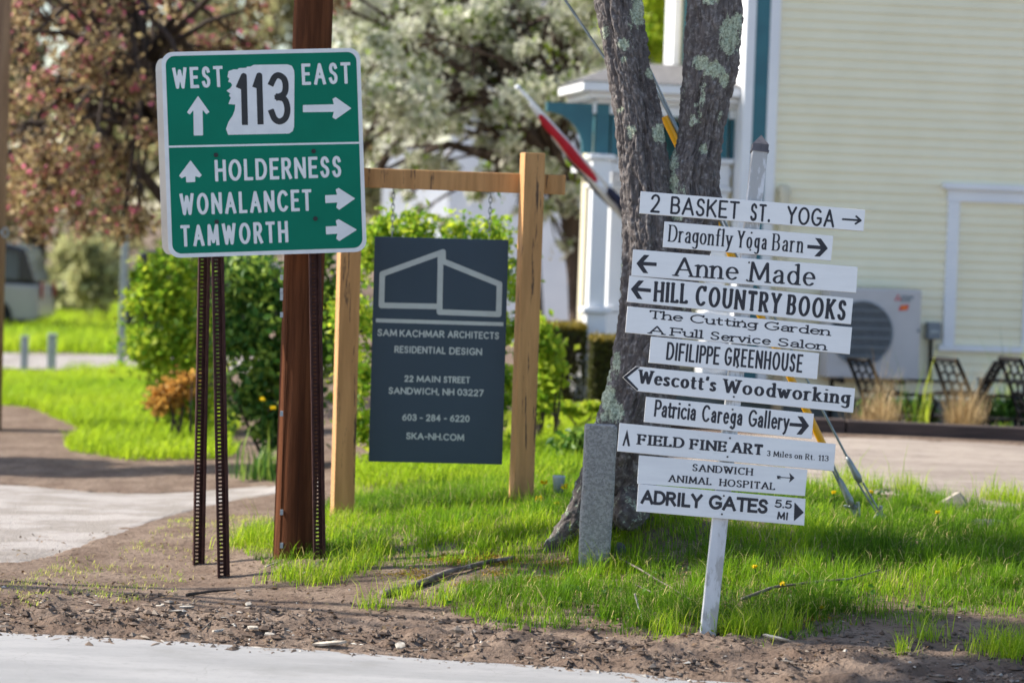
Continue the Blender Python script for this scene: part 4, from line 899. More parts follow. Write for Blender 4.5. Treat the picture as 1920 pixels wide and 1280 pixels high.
# ------------------------------------------------------------------ granite post, guy wires
def granite_post():
    base = ground_at(1112, 1068); base[1] = 17.85
    root_z = base[2]
    rows = [(1090, 1083, 1142), (1062, 1084, 1142), (1010, 1086, 1145), (970, 1087, 1148), (930, 1090, 1151), (900, 1092, 1152), (860, 1094, 1154), (830, 1095, 1156), (800, 1096, 1157), (796, 1098, 1153)]
    rows = np.array(rows, float); yy = np.linspace(1090, 796, 70); l = np.interp(-yy, -rows[:, 0], rows[:, 1]); r_ = np.interp(-yy, -rows[:, 0], rows[:, 2]); V = []; F = []; nk = 64
    for i, (a, b, y) in enumerate(zip(l, r_, yy)):
        c = P((a + b) / 2, y, 17.85); hw = (b - a) / 2 / F_PX * 17.85; hd = .085
        for k in range(nk):
            t = 2 * math.pi * k / nk; ct, st = math.cos(t), math.sin(t); q = (abs(ct) ** 9 + abs(st) ** 9) ** (-1 / 9)
            nn = 1 + .07 * float(fbm(np.array(t * 2.2 + 5), np.array(i * .11), 4, 4) - .5)
            V.append((c[0] + ct * q * hw * nn, c[1] + st * q * hd * nn, c[2]))
    for i in range(len(yy) - 1):
        for k in range(nk): F.append((i * nk + k, i * nk + (k + 1) % nk, (i + 1) * nk + (k + 1) % nk, (i + 1) * nk + k))
    F.append(tuple(range((len(yy) - 1) * nk, len(yy) * nk)))
    o = MB().add(V, F).build('granite_post', M['granite'], None, off=base); o.location = base
    tag(o, 'rough grey granite post standing in front of the tree trunk', 'granite post')
granite_post()
def guys():
    Yp, Ya = 18.95, 19.25
    def line(px0, py0, px1, py1):
        """wire from the ground end through a second pixel up to the utility pole"""
        sl_ = (py0 - py1) / (px0 - px1); xt = 548.0; return P(px0, py0, Ya), P(xt, py0 + (xt - px0) * sl_, Yp)
    def on(a, b, px):
        x0, _ = proj(*a); x1, _ = proj(*b); t = (px - float(x0)) / (float(x1) - float(x0)); return a + (b - a) * t
    for (e, q, kink, lab, has) in (((1650, 975), (1142, 0), 1600, 'grey guy wire ending in an eye anchor to the right of the signs', 1), ((1607, 968), (1158, 0), 1586, 'grey guy wire on a flat anchor rod nearest the white boards', 2)):
        a, b = line(*e, *q); root = thing('guy_wire', lab, 'guy wire', tuple(a))
        mb = MB(); k0 = on(a, b, kink); mb.tube([k0, b], .0085, 6); mb.build('wire', M['steel'], root)
        c = MB(); c1 = on(a, b, kink + 12); c0 = on(a, b, kink - 14); c.tube([c0, on(a, b, kink - 10), on(a, b, kink), on(a, b, kink + 6), c1], [.01, .018, .022, .028, .018], 10); c.build('clamp', M['steel'], root, smooth=True)
        rd = MB()
        for s_ in (-.018, .018): rd.tube([c1 + (s_, 0, 0), a + (s_ * .6, 0, .03)], .007, 6)
        rd.tube([a + (0, 0, .1), a - (0, 0, .12) + (.03, 0, 0)], .013, 8)
        if has == 1:
            ring = [a + np.array((.04 * math.cos(t), 0, .04 * math.sin(t))) for t in np.linspace(0, 2 * math.pi, 17)]; rd.tube(ring, .012, 8, cap=False)
        else:
            rd.box((c1 + a) / 2, (.035, .008, .2), Matrix.Rotation(R(-24), 3, 'Y'))
            n = 14; pts = [c1 + np.array((-.06 + .1 * i / n, -.01, .012 * math.sin(i * 2.4))) for i in range(n)]; rd.tube(pts, .008, 6)
        rd.build('anchor_rod', M['steel'], root)
    # the yellow guard sits on a third guy
    a, b = line(1590, 930, 1253, 235); root = thing('guy_wire', 'guy wire sheathed in a bright yellow plastic guard passing behind the tree', 'guy wire', tuple(a))
    MB().tube([a - (0, 0, .15) + (.06, 0, 0), b], .008, 6).build('wire', M['steel'], root)
    MB().tube([on(a, b, 1545), on(a, b, 1238)], .026, 12).build('guy_guard', M['yellow'], root)
    w0 = P(1138, 116, 18.46); w1 = P(548, -862, Yp); o = MB().tube([w0 + (w1 - w0) * t + np.array((0, 0, -.12 * math.sin(math.pi * t))) for t in np.linspace(0, 1, 12)], .009, 6).build('cable', M['steel'], None, off=w0); o.location = w0
    tag(o, 'thin dark cable slanting down to the left edge of the tree trunk', 'cable')
guys()

# ------------------------------------------------------------------ the cream house
def hl(px, py, v):
    """pixel -> house coordinates (along the wall, up) on the plane v metres behind the wall"""
    d = ray(px, py); o = HO + HV * v; t = ((o - CO) @ HV) / (d @ HV); q = CO + d * t - HO; return float(q @ HU), float(q[2])
def house():
    root = thing('house', 'cream clapboard house with white and teal trim filling the right side', 'house', tuple(HO), TH)
    def hb(mb, u0, u1, v0, v1, z0, z1): return mb.box(((u0 + u1) / 2, (v0 + v1) / 2, (z0 + z1) / 2), (abs(u1 - u0), abs(v1 - v0), abs(z1 - z0)))
    Z0 = np.zeros(3); fin = lambda mb, name, m, par=root, bevel=0, smooth=False: mb.build(name, m, par, bevel, smooth, off=Z0)
    zb = hl(1850, 752, 0)[1]; uc = hl(1450, 350, 0)[0]; ul = hl(1386, 350, 0)[0]; Ztop = 7.2
    # clapboards: lapped rows
    def clap(u0, u1, v, z0, z1, pitch=.1, jit=0):
        V = []; F = []; z = z0; i = 0; us = np.linspace(u0, u1, 24)
        while z < z1:
            for j, u in enumerate(us):
                dz = .003 * (vnoise(np.array(u * .7), np.array(i * 3.1), 2) - .5) * 2; dv = .004 * (vnoise(np.array(u * 1.3 + 7), np.array(i * 1.7), 5) - .5)
                V += [(u, v - .019 + dv, z + dz), (u, v - .003 + dv, z + pitch + .002 + dz), (u, v - .001, z + dz)]
            for j in range(len(us) - 1):
                b = (i * len(us) + j) * 3; n_ = b + 3; F += [(b, n_, n_ + 1, b + 1), (b + 2, n_ + 2, n_, b)]
            z += pitch; i += 1
        return MB().add(V, F)
    mb = clap(uc - .01, 9.5, 0, zb, Ztop); hb(mb, ul + .02, 9.5, .002, 3.4, zb, Ztop); wall = fin(mb, 'wall', M['siding'])
    mb = MB(); hb(mb, ul + .05, 9.5, .02, 3.3, -.2, zb - .01); hb(mb, -1.2, ul + .1, 1.7, 3.3, -.2, zb + .1); fin(mb, 'foundation', M['found'])
    a = [hl(x, 350, 0)[0] for x in (1386, 1404, 1431, 1450)]
    mb = MB(); hb(mb, a[0], a[1], -.05, .3, zb - .05, Ztop); hb(mb, a[2], a[3], -.05, .02, zb - .05, Ztop); cb = fin(mb, 'corner_board', M['trim'], bevel=.004)
    mb = MB(); hb(mb, a[1] + .002, a[2] - .002, -.038, .02, zb - .05, Ztop); fin(mb, 'corner_stripe', M['teal'], cb)
    # blind window: casing, head and sill with clapboards inside
    j0, zt_ = hl(1776, 383, 0); j1 = hl(1798, 383, 0)[0]; r0 = hl(1914, 640, 0)[0]; r1 = r0 + (j1 - j0); zs0 = hl(1770, 657, 0)[1]; zs1 = hl(1770, 646, 0)[1]; zh0 = hl(1790, 378, 0)[1]; zh1 = hl(1790, 357, 0)[1]; zc1 = hl(1790, 344, 0)[1]
    mb = MB(); hb(mb, j0, j1, -.045, -.002, zs1, zh0); hb(mb, r0, r1, -.045, -.002, zs1, zh0); hb(mb, j0 - .01, r1 + .01, -.047, -.002, zh0, zh1); hb(mb, j0 - .07, r1 + .07, -.09, -.002, zh1 + .015, zc1); hb(mb, j0 - .03, r1 + .03, -.075, -.002, zh1, zh1 + .015); hb(mb, j0 - .05, r1 + .05, -.06, -.002, zs0, zs1)
    wf = fin(mb, 'window_frame', M['trim'], bevel=.004); wf['label'] = 'white casing of a blind window filled with clapboards'
    # wing wall set back behind the porch, with its window
    vW = 1.65; w0 = hl(1261, 80, vW)[0]; w1 = ul + .05; mb = clap(w0 + .06, w1, vW, .5, Ztop); hb(mb, w0 + .02, w1, vW + .002, vW + .42, .5, Ztop); fin(mb, 'wing_wall', M['siding'])
    mb = MB(); hb(mb, w0, w0 + .07, vW - .05, vW + .43, .5, Ztop); fin(mb, 'corner_board', M['trim'])
    q0 = hl(1262, 40, vW)[0] + .08; mb = MB(); zA, zB = hl(1262, 143, vW)[1], Ztop - .5; mb2 = MB()
    hb(mb, q0 + .12, q0 + .2, vW - .06, vW - .02, zA, zB); hb(mb, q0 + .9, q0 + .98, vW - .06, vW - .02, zA, zB); hb(mb, q0 + .2, q0 + .9, vW - .05, vW - .021, zA, zA + .08); hb(mb, q0 + .2, q0 + .9, vW - .05, vW - .021, zA + .7, zA + .75)
    wn = fin(mb, 'window', M['trim']); hb(mb2, q0 + .2, q0 + .9, vW - .03, vW - .022, zA + .08, zB); fin(mb2, 'pane', M['glass'], wn)
    mb = MB(); hb(mb, q0 + .03, q0 + .12, vW - .05, vW - .021, zA, zB); fin(mb, 'shutter', M['teal'], wn)
    # main roof (only its eave could be seen from a step back)
    mb = MB(); mb.prism([(-.4, -.5, Ztop), (9.9, -.5, Ztop), (9.9, 4, Ztop + 2.6), (-.4, 4, Ztop + 2.6)], (0, 0, .12)); mb.prism([(-.4, 8.5, Ztop), (-.4, 4, Ztop + 2.6), (9.9, 4, Ztop + 2.6), (9.9, 8.5, Ztop)], (0, 0, .12)); fin(mb, 'roof', M['shingle'])
    # porch
    vP = .06; x0, zf1 = hl(1094, 148, vP); zf0 = hl(1094, 165, vP)[1]; zs_ = hl(1110, 176, vP)[1]; zd = hl(1110, 186, vP)[1]; x1 = ul - .004; dz = .0
    zf1 = hl(1240, 158, vP)[1]; zf0 = hl(1240, 176, vP)[1]; zc0 = hl(1240, 190, vP)[1]
    mb = MB(); hb(mb, x0, x1, vP, vW - .06, zf0, zf1); hb(mb, x0 + .1, x1, vP + .1, vW - .06, zf0 - .07, zf0 - .002); hb(mb, x0 + .2, x1, vP + .2, vW - .06, zc0 - .04, zf0 - .072)
    pc = fin(mb, 'porch_cornice', M['trim'], bevel=.01)
    mb = MB(); mb.add([(x0 - .02, vP - .02, zf1 + .003), (x1, vP - .02, zf1 + .003), (x1, vW - .07, zf1 + .3), (x0 + .7, vW - .07, zf1 + .3), (x0 - .02, vW - .07, zf1 + .003)], [(0, 1, 2, 3), (0, 3, 4), (0, 4, 3, 2, 1)]); fin(mb, 'porch_roof', M['shingle'])
    zt2 = zc0 - .045; zfl = hl(1130, 740, vP + .3)[1]; zbk = hl(1130, 300, vP + .3)[1]
    fl = MB(); hb(fl, x0 + .1, x1, vP + .12, vW - .06, zfl - .35, zfl + .25); fin(fl, 'porch_floor', M['found'])
    uA, uB = hl(1104, 450, vP + .3)[0], hl(1136, 450, vP + .3)[0]
    def column(u, wd, v=vP + .3):
        mb = MB(); c = u; zz0 = zfl + .25
        zcap = zbk
        for (h0, h1, k) in ((zz0, zz0 + .28, 1.45), (zz0 + .283, zz0 + .36, 1.25), (zz0 + .363, zz0 + .62, 1.12), (zz0 + .623, zz0 + .68, 1.5), (zz0 + .683, zcap - .3, .92), (zcap - .298, zcap - .24, 1.2), (zcap - .237, zcap, 1.0), (zcap + .002, zcap + .06, 1.35)):
            hb(mb, c - wd / 2 * k, c + wd / 2 * k, v - wd / 2 * k, v + wd / 2 * k, h0, h1)
        fin(mb, 'column', M['trim'], bevel=.012)
        bk = MB(); z1_ = zt2
        for du, dv in ((1, 0), (-1, 0), (0, 1)):
            prof = [(0, zcap + .063), (0, z1_)] + [(.5, z1_)] + [(.5 - .4 * math.sin(t) , z1_ - .1 - (z1_ - zcap - .2) * (1 - math.cos(t))) for t in np.linspace(0, math.pi / 2, 8)] + [(.1, zcap + .063)]
            if du: bk.prism([(c + du * (x + wd * .5) , v - .04, z) for x, z in prof], (0, .08, 0))
            else: bk.prism([(c - .04, v + dv * (x + wd * .5), z) for x, z in prof], (.08, 0, 0))
        hb(bk, c - .07, c + .07, v - .07, v + .07, zcap + .063, z1_ - .002)
        fin(bk, 'bracket', M['teal'])
    column((uA + uB) / 2, .2)
    column(x1 - .14, .2); column(hl(1153, 450, vP + .95)[0], .17, vP + .95)
    mb = MB(); hb(mb, x0 + .18, x1, vP + .26, vP + .34, zbk - .12, zbk - .04); hb(mb, x0 + .18, x0 + .28, vP + .36, vW - .07, zbk - .12, zbk - .04)
    for k in range(9): hb(mb, x0 + .3 + k * .16, x0 + .34 + k * .16, vP + .28, vP + .32, zbk - .038, zbk + .12)
    fin(mb, 'porch_fretwork', M['trim'])
    beam = MB(); hb(beam, x0 + .16, x1, vP + .24, vP + .36, zt2 - .1, zt2 - .002); hb(beam, x0 + .18, x0 + .3, vP + .37, vW - .07, zt2 - .1, zt2 - .002); fin(beam, 'porch_beam', M['trim'])
    # back wall of the porch with teal framed windows
    vB = 1.3; mb = MB(); hb(mb, x0 + .3, x1, vB, vW - .075, zfl + .26, zt2 - .003); fin(mb, 'porch_wall', M['cream'])
    for u in (x0 + .55, x1 - .78):
        mb = MB(); zz0, zz1 = zfl + .9, zbk + .55
        for a0, a1 in ((u, u + .07), (u + .5, u + .57)): hb(mb, a0, a1, vB - .06, vB - .003, zz0, zz1)
        hb(mb, u + .07, u + .5, vB - .06, vB - .003, zz0, zz0 + .07); hb(mb, u + .07, u + .5, vB - .06, vB - .003, zz1 - .07, zz1); hb(mb, u + .07, u + .5, vB - .05, vB - .003, (zz0 + zz1) / 2, (zz0 + zz1) / 2 + .05)
        wn = fin(mb, 'window', M['trim']); g = MB(); hb(g, u + .07, u + .5, vB - .03, vB - .004, zz0 + .07, zz1 - .07); fin(g, 'pane', M['teal'], wn)
    # side skirt down to the ground beside the column: pale pedestal
    pz = hl(1080, 700, vP - .1)[1]; u0, u1 = hl(1078, 700, vP - .2)[0], hl(1106, 700, vP - .2)[0]
    mb = MB(); hb(mb, u0, u1, vP - .2, vP + .1, .2, hl(1090, 705, vP - .2)[1]); hb(mb, u0 + .06, u1, vP - .16, vP + .08, hl(1090, 705, vP - .2)[1] + .002, hl(1090, 665, vP - .2)[1]); fin(mb, 'porch_step', M['trim'], bevel=.01)
    return root
HOUSE = house()
def hw(u, v, z): return HO + HU * u + HV * v + np.array((0, 0, z))
def ac_unit():
    v = -.42; u0, z1 = hl(1556, 540, v); u1, z0 = hl(1722, 712, v); z1 = hl(1700, 543, v)[1]; base = hw((u0 + u1) / 2, v + .17, z0)
    root = thing('heat_pump', 'white outdoor heat pump unit with a round fan grille on the house wall', 'heat pump', tuple(base), TH); W = u1 - u0; H = z1 - z0; Zr = np.zeros(3)
    b = MB(); b.box((0, 0, H / 2), (W, .34, H)); cs = b.build('casing', M['ac'], root, .015, off=Zr)
    b = MB(); fx = -W / 2 + .36 * W; fz = .5 * H; r = .245 * W * 1.35
    b.box((fx, -.172, fz), (.66 * W, .006, .68 * H)); b.build('front_panel', M['ac'], root, .002, off=Zr)
    b = MB(); n = 40; b.add([(fx + r * math.cos(2 * math.pi * k / n), -.1765, fz + r * math.sin(2 * math.pi * k / n)) for k in range(n)], [tuple(range(n))]); gr = b.build('fan_grille', M['grille'], root, off=Zr)
    b = MB(); ring = [(fx + r * math.cos(t), -.183, fz + r * math.sin(t)) for t in np.linspace(0, 2 * math.pi, 41)]; b.tube(ring, .012, 6, cap=False)
    for k in range(6):
        zz = fz + r * (-.72 + .29 * k); hx = math.sqrt(max(r * r - (zz - fz) ** 2, 0)); b.box((fx, -.185, zz), (2 * hx, .006, .014))
    for k in range(22):
        xx = fx + r * (-.95 + 1.9 * k / 21); hz = math.sqrt(max(r * r - (xx - fx) ** 2, 0)); b.box((xx, -.181, fz), (.004, .005, 2 * hz))
    b.build('grille_bars', M['box_grey'], gr, off=Zr)
    f = b = MB(); lx = W / 2 - .2 * W; lz = H * .9
    for dx, dz in ((0, .022), (-.02, -.012), (.02, -.012)): b.add([(lx - .06 + dx, -.1725, lz + dz - .02), (lx - .06 + dx + .016, -.1725, lz + dz), (lx - .06 + dx, -.1725, lz + dz + .02), (lx - .06 + dx - .016, -.1725, lz + dz)], [(0, 1, 2, 3)])
    b.build('logo', M['rail_red'], root, off=Zr)
    b = MB(); V, F = field_mesh([(k + np.array((lx - .02, lz + .005)), .0035, .0035, True) for k in text_strokes('MITSUBISHI', 0, .13, .024)] + [(k + np.array((lx - .02, lz - .03)), .0035, .0035, True) for k in text_strokes('ELECTRIC', 0, .1, .024)], [], .003)
    b.add([(x, -.1728, y) for x, y in V], F); b.build('lettering', M['box_grey'], root, off=Zr)
    b = MB(); sz = lz - .1; b.add([(lx - .05, -.1725, sz - .03), (lx + .05, -.1725, sz - .02), (lx + .065, -.1725, sz + .04), (lx - .03, -.1725, sz + .028)], [(0, 1, 2, 3)]); st = b.build('sticker', M['rail_red'], root, off=Zr)
    b = MB(); b.add([(lx + .034 * math.cos(t) * 1.1 + .008, -.174, sz + .022 * math.sin(t) + .005) for t in np.linspace(0, 2 * math.pi, 20)[:-1]], [tuple(range(19))]); b.build('sticker_flame', M['orange'], st, off=Zr)
    b = MB()
    for x in (-.33 * W, .33 * W): b.box((x, .1, -.03), (.04, .6, .05)); b.box((x, .24, -.25), (.04, .04, .4))
    b.build('bracket', M['iron'], root, off=Zr)
    b = MB(); b.box((W / 2 - .02, -.174, H * .55), (.03, .012, .035)); b.build('latch', M['box_grey'], root, off=Zr)
ac_unit()
def wall_fittings():
    v = -.12; u0, z1 = hl(1740, 604, v); u1, z0 = hl(1764, 636, v); c = hw((u0 + u1) / 2, 0, z0); root = thing('electrical_box', 'small grey disconnect box with a black conduit between heat pump and blind window', 'electrical box', tuple(c), TH); Z = np.zeros(3)
    H = z1 - z0; b = MB(); b.box((0, -.075, H / 2), (u1 - u0, .1, H)); b.build('box', M['box_grey'], root, .006, off=Z)
    b = MB(); b.box((0, -.13, H * .45), (.1, .008, .03)); b.build('latch', M['steel_pale'], root, off=Z)
    b = MB(); zl = hl(1748, 712, 0)[1] - z0; ur = hl(1700, 712, 0)[0] - (u0 + u1) / 2; b.tube([(-.02, -.07, .0), (-.015, -.07, zl)], .022, 8); b.tube([(.25, -.075, zl - .01), (ur, -.075, zl - .005)], .014, 8); b.build('conduit', M['iron'], root, off=Z)
    u, z = hl(1472, 352, -.1); c = hw(u, 0, z); root = thing('vent_pipe', 'white vent pipe with a rounded top against the clapboards above the signs', 'pipe', tuple(c), TH)
    b = MB(); b.tube([(0, -.02, -.06), (0, -.06, -.015), (0, -.1, -.02), (0, -.11, -.08), (0, -.11, -2.4)], [.06, .06, .06, .058, .058], 14); b.build('pipe', M['cream'], root, smooth=True, off=Z)
wall_fittings()

# ------------------------------------------------------------------ patio: chairs, timbers, plants
def chairs():
    def proto():
        r = thing('patio_chair', '', 'chair', (0, 0, 0)); Z = np.zeros(3)
        b = MB(); n = 12
        b.box((0, 0, .43), (.46, .46, .02)); b.tube([(.24 * math.cos(t), .24 * math.sin(t), .43) for t in np.linspace(0, 2 * math.pi, 25)], .014, 6, cap=False); b.build('seat', M['iron'], r, .004, off=Z)
        b = MB()
        bp = lambda s, t: (-.2 - .22 * t - .04 * t * t, s * (.22 - .03 * t), .44 + .56 * t)
        for s in (-1, 1): b.tube([bp(s, t) for t in np.linspace(0, 1, 8)], .02, 8)
        b.tube([bp(s, 1) for s in np.linspace(-1, 1, 7)], .024, 8); b.tube([bp(s, .12) for s in (-1, 1)], .012, 6)
        for s in (-.35, .35): b.tube([bp(s, t) for t in np.linspace(.1, 1, 6)], .009, 6)
        for k in range(5):
            for s in (-.68, 0, .68):
                c = np.array(bp(s, .2 + .16 * k)); b.tube([c + np.array((-.03 * math.cos(t) * .5, .05 * math.cos(t), .045 * math.sin(t))) for t in np.linspace(0, 2 * math.pi, 13)], .007, 5, cap=False)
        b.build('backrest', M['iron'], r, off=Z)
        for s in (-1, 1):
            a = MB(); a.tube([(-.26, s * .24, .66), (0, s * .27, .67), (.2, s * .26, .65), (.25, s * .25, .58), (.2, s * .24, .44)], .016, 8); a.build('armrest', M['iron'], r, smooth=True, off=Z)
            for x, dx in ((.2, .06), (-.2, -.1)):
                a = MB(); a.tube([(x, s * .22, .43), (x + dx * .3, s * .23, .2), (x + dx, s * .24, 0)], .016, 8); a.build('leg', M['iron'], r, smooth=True, off=Z)
        return r
    p = proto(); spots = [(1688, 27.9, 24, 'black wrought iron chair partly behind the lowest boards below the heat pump'), (1848, 27.9, 26, 'black wrought iron chair with its back to the left below the electrical box'),
                          (1782, 28.3, 158, 'black wrought iron chair facing left below the blind window'), (1975, 27.6, 20, 'black wrought iron chair cut off by the right edge of the picture')]
    for i, (px, Y, rz, lab) in enumerate(spots):
        o = p if i == 0 else copy_tree(p); c = P(px, 700, Y); o.location = (c[0], Y, float(zt(c[0], Y))); o.rotation_euler[2] = R(rz); o['label'] = lab; o['group'] = 'wrought iron chairs on the patio'
        zt_ = P(px, 675, Y)[2] - o.location[2]; o.scale = (1.05, 1.05, zt_ / 1.0)
    c = P(1885, 715, 28.4); z = float(zt(c[0], 28.4)); t = thing('patio_table', 'low black iron table between the patio chairs', 'table', (c[0], 28.4, z)); Z = np.zeros(3); h = P(1885, 713, 28.4)[2] - z
    b = MB(); b.box((0, 0, h), (.5, .5, .02)); b.build('tabletop', M['iron'], t, .004, off=Z)
    for sx in (-1, 1):
        for sy in (-1, 1): b = MB(); b.tube([(sx * .22, sy * .22, h), (sx * .24, sy * .24, 0)], .014, 6); b.build('leg', M['iron'], t, off=Z)
chairs()
def timbers():
    for x0, x1, y0, y1, lab in ((1150, 1583, 771, 784, 'left landscape timber ending where a second timber begins behind the boards'), (1586, 2060, 786, 806, 'long dark landscape timber edging the gravel below the patio chairs')):
        Y = 26.95; a, b = P(x0, y0, Y), P(x1, y1, Y); c = (a + b) / 2; d = b - a; L = np.linalg.norm(d); c = c - np.array((0, 0, .11)); rot = Vector((1, 0, 0)).rotation_difference(Vector(d)).to_matrix()
        o = MB().box(c, (L, .2, .21), rot).build('landscape_timber', M['timber'], None, .012, off=c); o.location = c; tag(o, lab, 'timber', 'timbers edging the gravel')
timbers()
def plant_blades(name, m, px, py, Y, n, rad, hh, wd, label, cat, group=None, lean=(.2, 1.0), dome=False):
    c = P(px, py, Y); z = float(zt(c[0], Y)); c = np.array((c[0], Y, z)); r = rng.normal(0, rad * .5, (n, 2)); B = np.concatenate([r, np.zeros((n, 1))], 1)
    me = blade_mesh(name, m, B, rng.gamma(8, hh / 8, n), np.full(n, wd), rng.uniform(*lean, n), rng.random(n)); o = link(name, me, None, c); return tag(o, label, cat, group)
plant_blades('ornamental_grass', M['straw'], 1806, 800, 27.3, 1300, .11, .5, .01, 'round clump of dry tan ornamental grass in front of the middle chairs', 'grass clump', None, (.05, .45))
plant_blades('ornamental_grass', M['straw'], 1645, 800, 27.3, 1300, .17, .47, .01, 'wide clump of dry tan ornamental grass below the heat pump', 'grass clump', None, (.05, .45))
for px, py, Y, hh, lab in ((1725, 790, 27.2, .6, 'tuft of pale grass rising behind the timber below the conduit'), (1893, 740, 28.9, .95, 'tall thin weedy stalks against the clapboards under the blind window')):
    plant_blades('weed', M['leaf_green'], px, py, Y, 40, .12, hh, .012, lab, 'plant', None, (.05, .4))
def shrub(name, label, cat, px, py, Y, clumps, n, m, size, stem=None, tint=(0, 1), flat=0, group=None, stems=5):
    """clumps: (px, py, radius px, squash[, dY]) in the photograph at about distance Y"""
    c0 = P(px, py, Y); base = np.array((c0[0], Y, float(zt(c0[0], Y)))); root = thing(name, label, cat, tuple(base), 0, group); cl = []
    for k in clumps:
        dY = k[4] if len(k) > 4 else 0; c = P(k[0], k[1], Y + dY); rr_ = .85 * k[2] / F_PX * Y; cl.append((*c, rr_, k[3]))
        for _ in range(3): cl.append((*(c + unit(rng.normal(size=3)) * rr_ * rng.uniform(.7, 1.15)), rr_ * rng.uniform(.25, .5), k[3]))
    n = int(n * .72); pts, ki = clump_points(cl, n); shade = rng.random(len(cl)) * .25 - .1
    t = np.clip(rng.random(n) * (tint[1] - tint[0]) + tint[0] + shade[ki], 0, 1)
    ok = pts[:, 2] > zt(pts[:, 0], pts[:, 1]) + .01; pts, t = pts[ok], t[ok]
    link('foliage', leaf_mesh('foliage', m, pts - base, size * rng.uniform(.6, 1.35, len(pts)), t, flat), root)
    b = MB()
    for k in rng.choice(len(cl), min(stems, len(cl)), replace=False):
        e = np.array(cl[k][:3]); s_ = base + np.array((rng.normal(0, .08), rng.normal(0, .08), -.05)); b.tube([s_, (s_ + e) / 2 + rng.normal(0, .05, 3), e], [.02, .014, .006], 6)
    b.build('stem', stem or M['bark_dark'], root); return root
# foundation planting
for px, w_, lab in ((1690, 60, 'low dark green plants in the shade under the heat pump'), (1870, 70, 'low dark green plants along the foundation at the right edge')):
    shrub('ground_plant', lab, 'plant', px, 775, 28.6, [(px + d, 772 + rng.uniform(-12, 10), 22, .7) for d in range(-w_, w_, 16)], 3500, M['leaf_deep'], .06, tint=(0, .5))
# hedges by the porch
def hedge(px0, px1, pyt, pyb, Y, dep, label):
    a, b = P(px0, pyt, Y), P(px1, pyt, Y); z0 = P(px0, pyb, Y)[2]; base = np.array(((a[0] + b[0]) / 2, Y, z0)); root = thing('hedge', label, 'hedge', tuple(base)); hx, H = (b[0] - a[0]) / 2, a[2] - z0; n = 9000
    p = rng.uniform(-1, 1, (n, 3)); ax_ = rng.integers(0, 3, n); s_ = np.where(rng.random(n) < .5, -1, 1); p[np.arange(n), ax_] = s_ * rng.normal(.95, .05, n)
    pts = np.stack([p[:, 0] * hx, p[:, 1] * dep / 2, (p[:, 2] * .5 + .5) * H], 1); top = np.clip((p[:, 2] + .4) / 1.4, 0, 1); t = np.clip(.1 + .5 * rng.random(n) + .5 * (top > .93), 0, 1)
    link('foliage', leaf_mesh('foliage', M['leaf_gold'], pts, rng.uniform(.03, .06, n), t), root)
    bb = MB(); 
    for k in range(9): x = -hx * .8 + hx * 1.6 * k / 8; bb.tube([(x, 0, 0), (x + .05, .03, H * .5), (x - .03, -.04, H * .9)], [.06, .09, .05], 7)
    bb.build('branches', M['bark_dark'], root, off=np.zeros(3))
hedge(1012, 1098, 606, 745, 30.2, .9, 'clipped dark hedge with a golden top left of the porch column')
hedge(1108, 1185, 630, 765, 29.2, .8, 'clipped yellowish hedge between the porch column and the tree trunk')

# ------------------------------------------------------------------ shrubs and flowers behind the timber frame
shrub('shrub', 'bright green young shrub behind the channel posts', 'shrub', 320, 830, 29.5, [(335, 500, 55, 1), (300, 560, 60, 1), (350, 590, 60, 1), (290, 640, 60, 1), (345, 680, 60, 1), (330, 740, 55, 1), (280, 520, 35, 1), (370, 760, 45, 1), (375, 650, 50, 1)], 9000, M['leaf_green'], .085, tint=(.15, 1))
shrub('shrub', 'dense dark green shrub directly behind the utility pole', 'shrub', 500, 850, 26, [(470, 520, 60, 1), (540, 560, 65, 1), (450, 620, 60, 1), (520, 660, 70, 1), (470, 740, 60, 1), (560, 740, 60, 1), (610, 560, 60, 1), (600, 660, 60, 1), (590, 480, 40, 1), (520, 800, 50, .7), (430, 560, 30, 1)], 14000, M['leaf_deep'], .08, tint=(.1, 1))
shrub('shrub', 'wide yellow green shrub behind the hanging sign', 'shrub', 800, 890, 24.5, [(730, 440, 45, 1), (790, 430, 40, 1), (860, 430, 40, 1), (930, 440, 45, 1), (690, 480, 50, 1), (760, 500, 60, 1), (850, 500, 60, 1), (940, 520, 50, 1), (660, 600, 55, 1), (680, 700, 55, 1), (670, 790, 45, 1), (960, 620, 45, 1), (950, 720, 45, 1),
      (760, 640, 70, 1), (860, 640, 70, 1), (800, 760, 70, 1), (900, 780, 60, 1), (720, 840, 45, .8), (800, 850, 50, .8), (880, 850, 45, .8)], 18000, M['leaf_green'], .065, tint=(.05, 1))
shrub('shrub', 'bright green leafy shrub to the right of the timber frame', 'shrub', 1020, 800, 25.5, [(1010, 620, 30, 1), (1030, 650, 32, 1), (1015, 690, 34, 1), (1035, 720, 26, 1), (1010, 750, 34, 1), (1000, 640, 30, 1), (1045, 690, 22, 1)], 2600, M['leaf_green'], .075, tint=(.3, 1))
shrub('shrub', 'small orange leaved shrub beside the channel posts', 'shrub', 325, 785, 28.5, [(315, 745, 32, .9), (340, 735, 28, 1), (300, 755, 24, .8), (350, 715, 22, 1)], 2200, M['leaf_orange'], .06)
shrub('ground_plant', 'low green leafy bed plants beside the granite post', 'plant', 1065, 885, 23.6, [(1060, 850, 30, .9), (1085, 830, 26, .9), (1040, 870, 26, .8), (1075, 870, 30, .8)], 2200, M['leaf_deep'], .09, tint=(.4, 1))
shrub('ground_plant', 'low trailing green plants along the bed below the hedges', 'plant', 1070, 800, 26.5, [(1010 + 18 * i, 765 + 5 * math.sin(i * 2), 15, .6) for i in range(8)], 1800, M['leaf_green'], .07, tint=(.3, 1))
